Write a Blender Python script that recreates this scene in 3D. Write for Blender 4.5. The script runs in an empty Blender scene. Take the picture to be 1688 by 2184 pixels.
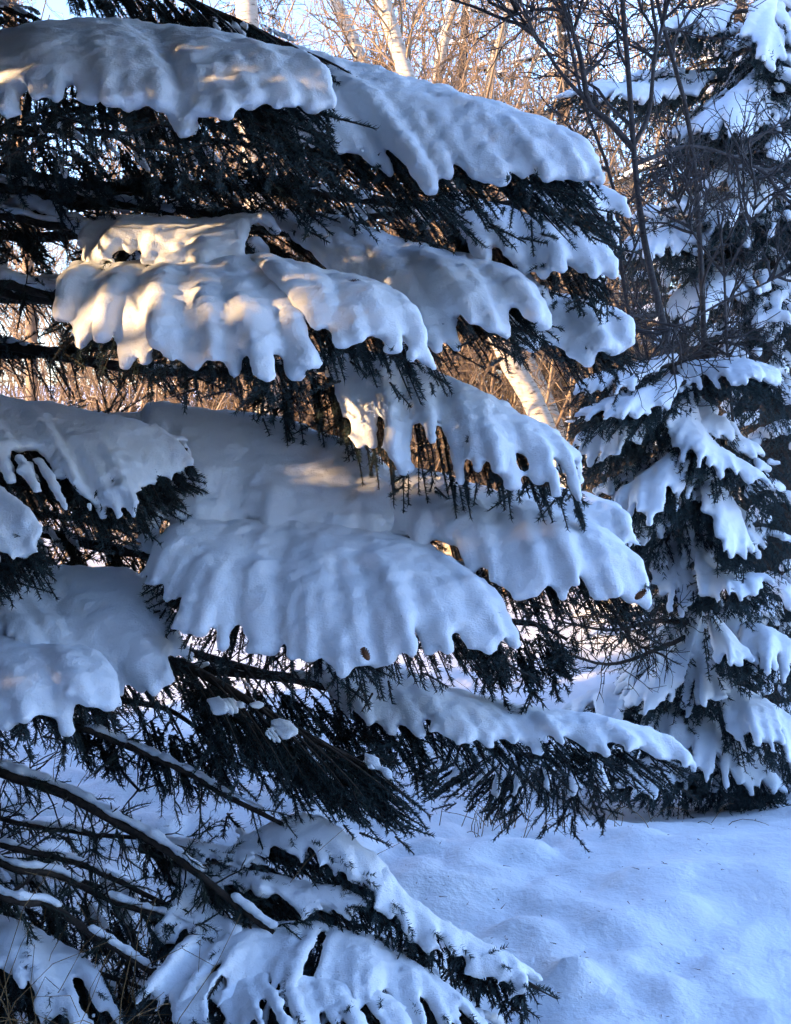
import bpy, math, random
import numpy as np
from mathutils import Vector

# ------------------------------------------------------------------ camera, sky, sun
scene = bpy.context.scene
C = scene.collection
EYE = 1.6
PITCH = math.radians(3.80)
FOC = 2482.0                       # focal length in units of a 1688 x 2184 frame
cam_d = bpy.data.cameras.new('camera')
cam_d.sensor_fit = 'VERTICAL'
cam_d.sensor_height = 36.0
cam_d.lens = 36.0 * FOC / 2184.0
cam_d.clip_start = 0.05
cam_d.clip_end = 2000.0
cam = bpy.data.objects.new('camera', cam_d)
C.objects.link(cam)
cam.location = (0, 0, EYE)
cam.rotation_euler = (math.pi / 2 - PITCH, 0, 0)
scene.camera = cam

SUN_AZ = math.radians(242)         # compass-like: 0 = +Y, 90 = +X
SUN_EL = math.radians(9.0)
world = bpy.data.worlds.new('World')
scene.world = world
world.use_nodes = True
wn = world.node_tree
bg = wn.nodes['Background']
sky = wn.nodes.new('ShaderNodeTexSky')
sky.sky_type = 'NISHITA'
sky.sun_disc = False
sky.sun_elevation = SUN_EL
sky.sun_rotation = SUN_AZ
sky.air_density = 1.0
sky.dust_density = 0.3
sky.ozone_density = 3.3
tint = wn.nodes.new('ShaderNodeMix')
tint.data_type = 'RGBA'
tint.blend_type = 'MULTIPLY'
tint.inputs['Factor'].default_value = 1.0
tint.inputs[7].default_value = (1.17, 0.98, 1.06, 1)
wn.links.new(sky.outputs[0], tint.inputs[6])
wn.links.new(tint.outputs[2], bg.inputs[0])
bg.inputs[1].default_value = 0.15

sun_d = bpy.data.lights.new('sun', 'SUN')
sun_d.energy = 2.0
sun_d.angle = math.radians(0.6)
sun_d.color = (1.0, 0.67, 0.36)
sun = bpy.data.objects.new('sun', sun_d)
C.objects.link(sun)
SUN_DIR = Vector((math.sin(SUN_AZ) * math.cos(SUN_EL), math.cos(SUN_AZ) * math.cos(SUN_EL), math.sin(SUN_EL)))
sun.rotation_euler = SUN_DIR.to_track_quat('Z', 'Y').to_euler()
sun.location = SUN_DIR * 30

scene.view_settings.view_transform = 'Standard'
scene.view_settings.look = 'None'
scene.view_settings.gamma = 1.0
scene.view_settings.exposure = 2.92
scene.view_settings.use_curve_mapping = False
scene.cycles.max_bounces = 5
scene.cycles.diffuse_bounces = 3
scene.cycles.use_denoising = True
scene.cycles.use_adaptive_sampling = True
scene.cycles.adaptive_threshold = 0.06
scene.cycles.adaptive_min_samples = 16

rng = np.random.default_rng(7)
random.seed(7)
SP, CP = math.sin(PITCH), math.cos(PITCH)


def V(x, y, Y):
    """the point at ground distance Y that stands at (x, y) of a 1688 x 2184 frame"""
    a = (x - 844.0) / FOC
    b = (y - 1092.0) / FOC
    d = np.array([a, CP - b * SP, -SP - b * CP])
    p = d * (Y / d[1])
    p[2] += EYE
    return p


# ------------------------------------------------------------------ materials
def nodes_of(m):
    m.use_nodes = True
    nt = m.node_tree
    return nt, nt.nodes['Principled BSDF']


def noise_node(nt, scale, detail=4, rough=0.55, coord=None):
    n = nt.nodes.new('ShaderNodeTexNoise')
    n.inputs['Scale'].default_value = scale
    n.inputs['Detail'].default_value = detail
    n.inputs['Roughness'].default_value = rough
    if coord is not None:
        nt.links.new(coord, n.inputs['Vector'])
    return n


def ramp(nt, fac, stops):
    r = nt.nodes.new('ShaderNodeValToRGB')
    els = r.color_ramp.elements
    while len(els) < len(stops):
        els.new(0.5)
    for e, (p, c) in zip(els, stops):
        e.position = p
        e.color = (c[0], c[1], c[2], 1)
    nt.links.new(fac, r.inputs[0])
    return r


def coords(nt):
    return nt.nodes.new('ShaderNodeNewGeometry').outputs['Position']


def mat_snow(name, s1=210, s2=30, b1=0.6, b2=0.4, d1=0.004, d2=0.012):
    m = bpy.data.materials.new(name)
    nt, b = nodes_of(m)
    p = coords(nt)
    n0 = noise_node(nt, 3.0, 3, 0.5, p)
    r = ramp(nt, n0.outputs[0], [(0.3, (0.80, 0.81, 0.83)), (0.7, (0.88, 0.88, 0.89))])
    nt.links.new(r.outputs[0], b.inputs['Base Color'])
    b.inputs['Roughness'].default_value = 0.75
    b.inputs['Specular IOR Level'].default_value = 0.2
    n1 = noise_node(nt, s1, 3, 0.6, p)
    n2 = noise_node(nt, s2, 4, 0.55, p)
    u1 = nt.nodes.new('ShaderNodeBump')
    u1.inputs['Strength'].default_value = b1
    u1.inputs['Distance'].default_value = d1
    nt.links.new(n1.outputs[0], u1.inputs['Height'])
    u2 = nt.nodes.new('ShaderNodeBump')
    u2.inputs['Strength'].default_value = b2
    u2.inputs['Distance'].default_value = d2
    nt.links.new(n2.outputs[0], u2.inputs['Height'])
    nt.links.new(u1.outputs[0], u2.inputs['Normal'])
    nt.links.new(u2.outputs[0], b.inputs['Normal'])
    return m


def mat_two(name, c1, c2, scale, rough=0.8, bump=0.0, spec=0.3, detail=4):
    m = bpy.data.materials.new(name)
    nt, b = nodes_of(m)
    p = coords(nt)
    n = noise_node(nt, scale, detail, 0.6, p)
    r = ramp(nt, n.outputs[0], [(0.35, c1), (0.65, c2)])
    nt.links.new(r.outputs[0], b.inputs['Base Color'])
    b.inputs['Roughness'].default_value = rough
    b.inputs['Specular IOR Level'].default_value = spec
    if bump:
        u = nt.nodes.new('ShaderNodeBump')
        u.inputs['Strength'].default_value = 0.6
        u.inputs['Distance'].default_value = bump
        nt.links.new(n.outputs[0], u.inputs['Height'])
        nt.links.new(u.outputs[0], b.inputs['Normal'])
    return m


M_SNOW = mat_snow('snow_on_boughs')
M_GROUND = mat_snow('snow_on_ground', 90, 14, 0.35, 0.5, 0.006, 0.03)
M_NEEDLE = mat_two('spruce_needles', (0.016, 0.031, 0.032), (0.042, 0.068, 0.068), 9, 0.55, 0, 0.4)
M_NEEDLE2 = mat_two('spruce_needles_old', (0.010, 0.016, 0.012), (0.026, 0.034, 0.024), 7, 0.6, 0, 0.3)
M_BARK = mat_two('spruce_bark', (0.018, 0.013, 0.010), (0.050, 0.035, 0.026), 60, 0.9, 0.004)
M_GREY = mat_two('grey_bark', (0.030, 0.025, 0.024), (0.075, 0.062, 0.058), 45, 0.85, 0.003)
M_TWIG = mat_two('tan_twigs', (0.15, 0.098, 0.058), (0.34, 0.24, 0.15), 1.5, 0.8)
M_TWIG2 = mat_two('brown_twigs', (0.075, 0.052, 0.036), (0.19, 0.135, 0.09), 1.5, 0.8)
M_GRASS = mat_two('dry_grass', (0.16, 0.09, 0.035), (0.30, 0.19, 0.09), 6, 0.8)
M_CONE = mat_two('cone_scales', (0.10, 0.040, 0.015), (0.24, 0.10, 0.045), 70, 0.7, 0.004)


def mat_birch():
    m = bpy.data.materials.new('birch_bark')
    nt, b = nodes_of(m)
    p = coords(nt)
    mp = nt.nodes.new('ShaderNodeMapping')
    mp.inputs['Scale'].default_value = (6, 6, 26)
    nt.links.new(p, mp.inputs[0])
    n = noise_node(nt, 1.6, 5, 0.6, mp.outputs[0])
    r = ramp(nt, n.outputs[0], [(0.34, (0.06, 0.045, 0.035)), (0.42, (0.44, 0.37, 0.28)), (0.75, (0.62, 0.54, 0.43))])
    nt.links.new(r.outputs[0], b.inputs['Base Color'])
    b.inputs['Roughness'].default_value = 0.7
    return m


M_BIRCH = mat_birch()


# ------------------------------------------------------------------ mesh helpers
def make_mesh(name, verts, faces, mat, smooth=True):
    """verts (n,3); faces: list of (m,k) index arrays"""
    me = bpy.data.meshes.new(name)
    verts = np.ascontiguousarray(verts, dtype=np.float32)
    faces = [np.asarray(f, dtype=np.int32) for f in faces if len(f)]
    nl = sum(f.size for f in faces)
    nf = sum(len(f) for f in faces)
    me.vertices.add(len(verts))
    me.vertices.foreach_set('co', verts.ravel())
    me.loops.add(nl)
    me.polygons.add(nf)
    me.loops.foreach_set('vertex_index', np.concatenate([f.ravel() for f in faces]))
    st, o = [], 0
    for f in faces:
        k = f.shape[1]
        st.append(o + np.arange(len(f), dtype=np.int32) * k)
        o += f.size
    me.polygons.foreach_set('loop_start', np.concatenate(st))
    me.polygons.foreach_set('use_smooth', np.full(nf, smooth))
    me.update(calc_edges=True)
    if mat:
        me.materials.append(mat)
    return me


class MB:
    def __init__(self):
        self.v, self.q, self.t, self.n = [], [], [], 0

    def add(self, v, q=None, t=None):
        v = np.asarray(v, dtype=float).reshape(-1, 3)
        self.v.append(v)
        if q is not None and len(q):
            self.q.append(np.asarray(q) + self.n)
        if t is not None and len(t):
            self.t.append(np.asarray(t) + self.n)
        self.n += len(v)

    def build(self, name, mat, parent=None, smooth=True):
        fs = []
        if self.q:
            fs.append(np.concatenate(self.q))
        if self.t:
            fs.append(np.concatenate(self.t))
        if not fs:
            return None
        me = make_mesh(name, np.concatenate(self.v), fs, mat, smooth)
        return link(name, me, parent)


def link(name, me, parent=None):
    o = bpy.data.objects.new(name, me)
    C.objects.link(o)
    if parent is not None:
        o.parent = parent
        if parent.parent is None:            # parts of parts already sit at the world origin
            o.matrix_parent_inverse = parent.matrix_basis.inverted()
    return o


def empty(name, loc):
    o = bpy.data.objects.new(name, None)
    o.location = loc
    o.empty_display_size = 0.2
    C.objects.link(o)
    return o


def tag(o, label, cat, group=None, kind=None):
    if label:
        o['label'] = label
    if cat:
        o['category'] = cat
    if group:
        o['group'] = group
    if kind:
        o['kind'] = kind
    return o


def unit(a):
    return a / np.maximum(np.linalg.norm(a, axis=-1, keepdims=True), 1e-9)


def tubes(mb, P, R, n=4):
    """P (N,K,3) polylines with radii R (N,K)"""
    P = np.asarray(P, float)
    if P.ndim == 2:
        P = P[None]
    R = np.broadcast_to(np.asarray(R, float), P.shape[:2])
    N, K, _ = P.shape
    T = unit(np.gradient(P, axis=1))
    mean = unit(P[:, -1] - P[:, 0])
    ref = np.where(np.abs(mean[:, 2:3]) > 0.8, np.array([[1.0, 0.13, 0]]), np.array([[0.1, 0.05, 1.0]]))
    U = unit(np.cross(T, ref[:, None, :]))
    W = np.cross(T, U)
    a = np.arange(n) * 2 * np.pi / n
    ring = P[:, :, None, :] + R[:, :, None, None] * (np.cos(a)[None, None, :, None] * U[:, :, None, :] + np.sin(a)[None, None, :, None] * W[:, :, None, :])
    base = (np.arange(N) * K * n)[:, None, None] + (np.arange(K - 1) * n)[None, :, None]
    j = np.arange(n)[None, None, :]
    j2 = (np.arange(n) + 1)[None, None, :] % n
    q = np.stack([base + j, base + j2, base + n + j2, base + n + j], -1).reshape(-1, 4)
    mb.add(ring.reshape(-1, 3), q)


def spikes(mb, B, D, L, w):
    """needles: base points, unit directions, lengths, width - slim three-sided spikes"""
    n = len(B)
    if n == 0:
        return
    ref = np.where(np.abs(D[:, 2:3]) > 0.9, np.array([[1.0, 0, 0]]), np.array([[0, 0, 1.0]]))
    U = unit(np.cross(D, ref))
    W = np.cross(D, U)
    L = np.broadcast_to(np.asarray(L, float), (n,))[:, None]
    w = np.broadcast_to(np.asarray(w, float), (n,))[:, None] * 0.6
    v = np.stack([B + U * w, B + W * w * 0.9, B - U * w, B + D * L], 1)
    i = np.arange(n)[:, None] * 4
    t = np.concatenate([i + [[0, 1, 3]], i + [[1, 2, 3]]])
    mb.add(v.reshape(-1, 3), None, t)


def polysample(P, per_m, rg):
    """random points along polylines P (N,K,3): points, tangents, parameter"""
    seg = P[:, 1:] - P[:, :-1]
    ln = np.linalg.norm(seg, axis=-1)
    flat = ln.ravel()
    n = rg.poisson(flat * per_m)
    idx = np.repeat(np.arange(len(flat)), n)
    f = rg.random(len(idx))
    K = P.shape[1] - 1
    a, b = idx // K, idx % K
    pts = P[a, b] + seg[a, b] * f[:, None]
    return pts, unit(seg[a, b]), (b + f) / K


def seen(P, m=160):
    d = P - np.array([0, 0, EYE])
    f = np.maximum(d[..., 1] * CP - d[..., 2] * SP, 0.01)
    x = 844 + FOC * d[..., 0] / f
    y = 1092 - FOC * (d[..., 1] * SP + d[..., 2] * CP) / f
    ok = (x > -m) & (x < 1688 + m) & (y > -m) & (y < 2184 + m)
    return ok.any(axis=-1)


def needle_twigs(mb, P, per_m=420, L=0.02, w=0.0015, rg=rng, flare=0.85, up=0.12):
    pts, T, s = polysample(np.asarray(P, float), per_m, rg)
    n = len(pts)
    if not n:
        return
    rnd = unit(rg.normal(size=(n, 3)))
    side = unit(rnd - T * np.sum(rnd * T, -1, keepdims=True))
    D = unit(T * (0.55 + 0.5 * rg.random((n, 1))) + side * flare + np.array([[0, 0, up]]))
    spikes(mb, pts, D, L * (0.7 + 0.5 * rg.random(n)), w)


def catmull(pts, m=8):
    p = np.asarray(pts, float)
    if len(p) == 2:
        t = np.linspace(0, 1, m)[:, None]
        return p[0] * (1 - t) + p[1] * t
    e = np.concatenate([[2 * p[0] - p[1]], p, [2 * p[-1] - p[-2]]])
    out = []
    for i in range(len(p) - 1):
        a, b, c, d = e[i:i + 4]
        t = np.linspace(0, 1, m, endpoint=False)[:, None]
        out.append(0.5 * (2 * b + (c - a) * t + (2 * a - 5 * b + 4 * c - d) * t ** 2 + (3 * b - a - 3 * c + d) * t ** 3))
    out.append(p[-1:])
    return np.concatenate(out)


def along(curve, u):
    d = np.concatenate([[0], np.cumsum(np.linalg.norm(np.diff(curve, axis=0), axis=1))])
    d /= d[-1]
    u = np.atleast_1d(u)
    return np.stack([np.interp(u, d, curve[:, k]) for k in range(3)], -1)


def clen(c):
    return float(np.sum(np.linalg.norm(np.diff(c, axis=0), axis=1)))


def bez(a, c, b, n=14):
    t = np.linspace(0, 1, n)[:, None]
    return (1 - t) ** 2 * a + 2 * t * (1 - t) * c + t ** 2 * b


def grow(P, n, l0, l1, ang, K, rg, up=0.0, s0=0.2, s1=1.0, curl=0.25):
    """n child polylines on each parent polyline"""
    N, KP, _ = P.shape
    idx = np.repeat(np.arange(N), n)
    m = len(idx)
    s = s0 + (s1 - s0) * rg.random(m)
    f = s * (KP - 1)
    i = np.minimum(f.astype(int), KP - 2)
    f = (f - i)[:, None]
    a = P[idx, i] * (1 - f) + P[idx, i + 1] * f
    T = unit(P[idx, i + 1] - P[idx, i])
    rnd = unit(rg.normal(size=(m, 3)))
    side = unit(rnd - T * np.sum(rnd * T, -1, keepdims=True))
    an = ang * (0.6 + 0.8 * rg.random((m, 1)))
    D = unit(T * np.cos(an) + side * np.sin(an))
    L = (l0 + (l1 - l0) * rg.random(m)) * (1.15 - 0.6 * s)
    out = [a]
    cur = D
    for k in range(K - 1):
        cur = unit(cur + rg.normal(size=(m, 3)) * curl + np.array([0, 0, up]))
        out.append(out[-1] + cur * (L / (K - 1))[:, None])
    return np.stack(out, 1)


# value noise on points
_tab = np.random.default_rng(11).random((64, 64, 64))


def vnoise(p):
    i = np.floor(p).astype(int)
    f = p - i
    f = f * f * (3 - 2 * f)
    r = 0
    for dx in (0, 1):
        for dy in (0, 1):
            for dz in (0, 1):
                w = (f[:, 0] if dx else 1 - f[:, 0]) * (f[:, 1] if dy else 1 - f[:, 1]) * (f[:, 2] if dz else 1 - f[:, 2])
                r = r + w * _tab[(i[:, 0] + dx) % 64, (i[:, 1] + dy) % 64, (i[:, 2] + dz) % 64]
    return r - 0.5


def fbm(p, o=3):
    return sum(vnoise(p * 2 ** k + 17.3 * k) / 2 ** k for k in range(o))


# ------------------------------------------------------------------ snow: overlapping pillows melted into one skin
def ico():
    import bmesh
    bm = bmesh.new()
    bmesh.ops.create_icosphere(bm, subdivisions=2, radius=1)
    v = np.array([x.co[:] for x in bm.verts])
    f = np.array([[y.index for y in x.verts] for x in bm.faces])
    bm.free()
    return v, f


ICO_V, ICO_F = ico()
STUFF = set()     # snow of distant trees, too small to pick apart
PENDING = []      # (object name, parent, blobs, voxel, smooth, rough)


def snow_later(parent, cen, rad, voxel, smooth=6, amp=0.004, fz=0.8, name='snow', whole=False):
    """every separate cushion becomes a piece of its own; crumbs are dropped"""
    cen, rad = np.asarray(cen), np.asarray(rad)
    if whole:
        PENDING.append((parent, cen, rad, voxel, smooth, amp, fz, name))
        STUFF.add(len(PENDING) - 1)
        return
    left = np.ones(len(cen), bool)
    while left.any():
        grp = np.zeros(len(cen), bool)
        front = [int(np.argmax(left))]
        left[front[0]] = False
        grp[front[0]] = True
        while front:
            i = front.pop()
            c = np.nonzero(left)[0]
            if not len(c):
                break
            hit = c[np.sum(((cen[c] - cen[i]) * [1, 1, 1 / fz]) ** 2, 1) < ((rad[c] + rad[i]) * 0.80 - voxel) ** 2]
            left[hit] = False
            grp[hit] = True
            front.extend(hit.tolist())
        if grp.sum() >= 6:
            PENDING.append((parent, cen[grp], rad[grp], voxel, smooth, amp, fz, name))


def resolve_snow():
    tmp = []
    for (parent, cen, rad, voxel, smooth, amp, fz, name) in PENDING:
        n = len(cen)
        v = cen[:, None, :] + ICO_V[None] * rad[:, None, None] * np.array([1, 1, fz])
        f = ICO_F[None] + (np.arange(n) * len(ICO_V))[:, None, None]
        me = make_mesh('tmp', v.reshape(-1, 3), [f.reshape(-1, 3)], None)
        o = bpy.data.objects.new('tmp', me)
        C.objects.link(o)
        r = o.modifiers.new('r', 'REMESH')
        r.mode = 'VOXEL'
        r.voxel_size = voxel
        r.use_smooth_shade = True
        s = o.modifiers.new('s', 'SMOOTH')
        s.factor = 0.5
        s.iterations = smooth
        tmp.append(o)
    dg = bpy.context.evaluated_depsgraph_get()
    for num, (o, (parent, cen, rad, voxel, smooth, amp, fz, name)) in enumerate(zip(tmp, PENDING)):
        me = bpy.data.meshes.new_from_object(o.evaluated_get(dg))
        me.name = name
        nv = len(me.vertices)
        co = np.empty(nv * 3, np.float32)
        no = np.empty(nv * 3, np.float32)
        me.vertices.foreach_get('co', co)
        me.vertices.foreach_get('normal', no)
        co = co.reshape(-1, 3).astype(float)
        no = no.reshape(-1, 3)
        h = fbm(co * 14 + 5, 3) * 2.2 + fbm(co * 46, 2) * 1.3
        co = co + no * (h * amp)[:, None]
        me.vertices.foreach_set('co', co.astype(np.float32).ravel())
        me.polygons.foreach_set('use_smooth', np.ones(len(me.polygons), bool))
        me.materials.clear()
        me.materials.append(M_SNOW)
        me.update()
        so = link(name, me, parent)
        if num in STUFF:
            so['kind'] = 'stuff'
    for o in tmp:
        m = o.data
        bpy.data.objects.remove(o)
        bpy.data.meshes.remove(m)
    PENDING.clear()


def blobs_on(curve, r0, r1, step=0.45, jit=0.05, rg=rng, power=1.0, s0=0.0, s1=1.0, lift=0.55, hold=0.0):
    L = clen(curve) * (s1 - s0)
    n = max(2, int(L / (step * 0.5 * (r0 + r1))))
    s = np.linspace(s0, s1, n)
    p = along(curve, s)
    k = (s - s0) / max(s1 - s0, 1e-6)
    r = (r0 + (r1 - r0) * np.clip((k - hold) / (1 - hold), 0, 1) ** power) * (1 + jit * rg.normal(size=n))
    r = np.clip(r, 0.35 * min(r0, r1), None) * (1 + 0.24 * vnoise(p * 6.0 + 31))
    p = p + rg.normal(size=(n, 3)) * (0.03 * r)[:, None]
    p[:, 2] += r * lift
    return p, r


# ------------------------------------------------------------------ ground
def ground_z(x, y):
    p = np.stack([x, y, np.zeros_like(x)], -1)
    z = 0.10 * fbm(p * 0.55 + 3.1, 2)
    # small humps and footprints, fading with distance
    near = np.clip((14 - y) / 8, 0, 1)
    z = z + near * 0.11 * fbm(p * np.array([2.3, 3.1, 1]) + 9.7, 3)
    rough = np.clip(1.2 - np.abs(y - 3.0) / 1.1, 0, 1) + 0.5 * np.clip(1 - np.abs(y - 5.6) / 1.6, 0, 1) * np.clip((0.6 - x) / 0.8, 0, 1)
    z = z + rough * 0.075 * fbm(p * np.array([6.5, 8, 1]) + 1.7, 3)
    cells = np.abs(fbm(p * np.array([3.4, 4.2, 1]) + 5.5, 2))
    z = z + (0.10 + 0.22 * np.exp(-((y - 5.4) / 1.2) ** 2) * np.clip((0.9 - x) / 0.7, 0, 1)) * near * np.clip((7.5 - y) / 3, 0, 1) * np.clip(cells, 0, 0.35) * np.clip((1.4 - x) / 1.2 + 0.35, 0.35, 1)
    # hollow below the right-hand spruce, drift lip in front of it
    d = ((x - 1.35) / 1.25) ** 2 + ((y - 5.75) / 1.15) ** 2
    z = z - 0.30 * np.exp(-d * 1.3)
    lip = np.exp(-(((y - (4.35 - 0.05 * x)) / 0.42) ** 2)) * np.clip((x + 0.1) / 1.2, 0, 1.3)
    z = z + 0.10 * lip
    # far bank
    z = z + np.clip((y - 13) / 30, 0, 1) ** 1.3 * 1.2 + np.clip((y - 45) / 150, 0, 1) * 9
    return z


def build_ground():
    a = np.linspace(-1, 1, 200)
    xs = 4.2 * a + 116 * np.sign(a) * np.abs(a) ** 7
    b = np.linspace(0, 1, 290)
    ys = -2.0 + 13.5 * b + 6 * np.clip(b - 0.5, 0, 1) ** 2 * 8 + 150 * b ** 14
    ys = np.concatenate([[-60, -35, -20, -12, -7, -4], ys])
    X, Y = np.meshgrid(xs, ys)
    x, y = X.ravel(), Y.ravel()
    z = ground_z(x, y)
    nx, ny = len(xs), len(ys)
    i = (np.arange(ny - 1)[:, None] * nx + np.arange(nx - 1)[None]).ravel()
    q = np.stack([i, i + 1, i + nx + 1, i + nx], -1)
    me = make_mesh('ground', np.stack([x, y, z], -1), [q], M_GROUND)
    o = link('ground', me)
    o['kind'] = 'structure'
    o['label'] = 'snow covered ground with humps, drifts and old footprints'
    return o


build_ground()


# ------------------------------------------------------------------ foreground spruce
TRUNK = np.array([-2.15, 3.9, 0.0])
spruce = empty('spruce_tree', tuple(TRUNK))
tag(spruce, 'big blue spruce with thick snow blankets on its boughs filling the left side', 'spruce tree', 'spruce trees')


def trunk_mesh(parent, base, h, r, mat=None, n=10, name='trunk'):
    z = np.linspace(-0.15, h, 14)
    P = np.stack([base[0] + 0.04 * np.sin(z * 1.3), base[1] + 0.04 * np.cos(z * 1.1), base[2] + z], -1)
    R = r * (1 - 0.93 * np.clip(z / h, 0, 1)) + 0.012
    R[0] *= 1.25
    mb = MB()
    tubes(mb, P, R[None], n)
    return mb.build(name, mat or M_BARK, parent)


trunk_mesh(spruce, TRUNK, 8.5, 0.17)


def pts3(lst, Y=None):
    return np.array([V(*(q if len(q) == 3 else (q[0], q[1], Y))) for q in lst])


def fan_bough(ridge, tips, r_ridge=0.050, r_tip=0.026, lift=0.07, hang=0.13, sub=3, seed=0, limb=None,
              sweep=0.10, voxel=0.0105, n_hang=12, n_under=6, snow=1.0, needles=1.0, smooth=6, uspan=(0.05, 0.97),
              tuft=8, fillmin=0.42, limb_r=0.014, limb_snow=0.0, back=True, subf=2, hole=9.0, parent=None, root=True, split=False,
              nl=0.0155, nw=0.0032, axis=None, hold=0.64, fill=(0.66, 0.87)):
    """one bough: a branch along `ridge`, side twigs out to `tips`, needles under them and a snow blanket that ends in fingers"""
    rg = np.random.default_rng(1000 + seed)
    par = parent or spruce
    R = catmull(pts3(ridge), 8)
    T = pts3(tips)
    if split:      # a smaller twig between every two
        mids = []
        for k in range(len(T) - 1):
            f = 0.35 + 0.3 * rg.random()
            mids.append(T[k] * (1 - f) + T[k + 1] * f)
        mids = np.array(mids)
        n0 = len(T)
        b0 = along(R, np.clip(np.linspace(uspan[0], uspan[1], n0) - sweep, 0, 1))
        bm = (b0[:-1] + b0[1:]) / 2
        mids = mids + (bm - mids) * (0.02 + 0.16 * rg.random((n0 - 1, 1)))
        Tn = np.empty((2 * n0 - 1, 3))
        Tn[0::2], Tn[1::2] = T, mids
        T = Tn
    n = len(T)
    T = T + rg.normal(size=T.shape) * np.array([0.008, 0.015, 0.010])
    us = np.linspace(uspan[0], uspan[1], n)
    base = along(R, np.clip(us - sweep + rg.normal(size=n) * 0.012, 0, 1))
    wood = MB()
    nd = MB()
    cen, rad = [], []
    rr_ = r_ridge * 0.76
    if root:
        a = np.array([TRUNK[0], TRUNK[1], R[0][2] + 0.12])
        pl = [a]
        if limb:
            pl += [V(*q) for q in limb]
        pl = catmull(np.array(pl + [R[0] - [0, 0, 0.02]]), 6)
        pl = along(pl, np.linspace(0, 1, 22))
        k = np.sin(np.linspace(0, np.pi, 22))[:, None]
        pl = pl + k * (np.stack([np.zeros(22), 0.05 * np.sin(np.arange(22) * 0.5 + seed), 0.035 * np.sin(np.arange(22) * 0.42 + seed * 2.1) - 0.03], -1))
        full = np.concatenate([pl[:-1], R - [0, 0, 0.02]])
        tubes(wood, full, np.linspace(limb_r * 1.5, limb_r * 0.35, len(full))[None], 7)
        LT = grow(pl[None], max(10, int(34 * clen(pl))), 0.10, 0.26, 0.95, 6, rg, -0.10, 0.25, 1.0, 0.12)
        LT = LT[seen(LT)]
        tubes(wood, LT[:, ::5], np.array([0.0035, 0.0018])[None], 3)
        needle_twigs(nd, LT, 340, nl, nw * 1.2, rg)
        ls = limb_snow or 0.018
        p, r = blobs_on(along(pl, np.linspace(0.2, 1, 40)), ls, ls, 0.5, 0.2, rg)
        g = vnoise(p * 8 + seed)
        k = g > (-0.1 if not limb_snow else -0.3)
        cen.append(p[k]); rad.append(r[k])
    else:
        W_ = R - [0, 0, 0.02]
        if axis is not None:
            W_ = catmull(np.concatenate([[np.array([axis[0], axis[1], R[0][2] + 0.06])], W_[::4]]), 4)
        tubes(wood, W_, np.linspace(limb_r, limb_r * 0.4, len(W_))[None], 6)
    tw = []
    ph = rg.random() * 6
    for i in range(n):
        a, b = base[i], T[i]
        L = np.linalg.norm(b - a)
        wob = 0.006 * math.sin(i * 0.95 + ph) + 0.012 * math.sin(i * 0.37 + ph * 2) + 0.003 * rg.normal()
        c = a + 0.74 * (b - a) + np.array([0, 0, (0.55 * lift + 0.02 + wob) * min(1, L / 0.3)])
        tw.append((bez(a, c, b), 1.0, True))
        if i < n - 1:
            for k in range(sub):
                f = (k + 1) / (sub + 1)
                b2 = T[i] * (1 - f) + T[i + 1] * f
                a2 = base[i] * (1 - f) + base[i + 1] * f
                c2 = a2 + 0.74 * (b2 - a2) + np.array([0, 0, (0.55 * lift + 0.02 + wob) * min(1, L / 0.3)])
                tw.append((bez(a2, c2, b2), fill[0] + (fill[1] - fill[0]) * rg.random(), False))
    kp, kr = blobs_on(R, rr_ * 0.95, rr_ * 0.65, 0.42, 0.05, rg)
    cen.append(kp); rad.append(kr)
    fing = []
    sc = 0.76 if split else 0.78
    for (c, e, tip) in tw:
        rt = r_tip * sc * (0.62 + 0.5 * rg.random())
        p, r = blobs_on(c, rr_, rt if tip else rt * 1.15, 0.40, 0.05, rg, 0.9, 0.0, e, hold=hold)
        cen.append(p); rad.append(r)
        if tip:
            fing.append(c)
            for k in range(subf):
                s = 0.66 + 0.28 * rg.random()
                q = along(c, s)[0]
                t = unit(c[-1] - c[-5])
                sd = unit(np.cross(t, [0, 0.3, 1.0])) * rg.choice([-1, 1])
                l = 0.03 + 0.045 * rg.random()
                e2 = q + (t * 0.75 + sd * 0.6 + np.array([0, 0, -0.12])) * l
                p, r = blobs_on(bez(q, (q + e2) / 2 + [0, 0, 0.008], e2, 6), rt * 0.8, rt * 0.55, 0.4, 0.06, rg)
                cen.append(p); rad.append(r)
    fing = np.array(fing)
    tubes(wood, fing[:, ::3] - [0, 0, 0.012], np.linspace(0.005, 0.002, fing[:, ::3].shape[1])[None], 3)
    hangs, fingers = [], []
    for c in fing:
        d_end = unit(c[-1] - c[-4])
        ext = np.linspace(0, 1, 5)[:, None] * d_end * (0.012 + 0.028 * rg.random())
        tipline = np.concatenate([c[6::2] - [0, 0, 0.014], c[-1] + ext[1:] - [0, 0, 0.008]])
        fingers.append(along(tipline, np.linspace(0, 1, 6)))
        out = unit(np.array([d_end[0], d_end[1], 0]) + 1e-6)
        sdv = np.array([-out[1], out[0], 0])
        Lc = clen(c)
        for k in range(n_hang):
            s = 0.10 + 0.85 * rg.random()
            q = along(c, s)[0] - [0, 0, 0.026 + 0.75 * hang * rg.random() ** 1.3]
            L = min(hang * (0.35 + 0.55 * rg.random()), (1.12 - s) * Lc + 0.02)
            d = unit(out * (0.45 + 0.6 * rg.random()) + np.array([0, 0, -0.25 - 0.45 * rg.random()]) + sdv * rg.normal() * 0.55)
            e = q + d * L
            m = (q + e) / 2 + np.array([0, 0, 0.04 * L])
            hangs.append(bez(q, m, e, 6))
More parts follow.
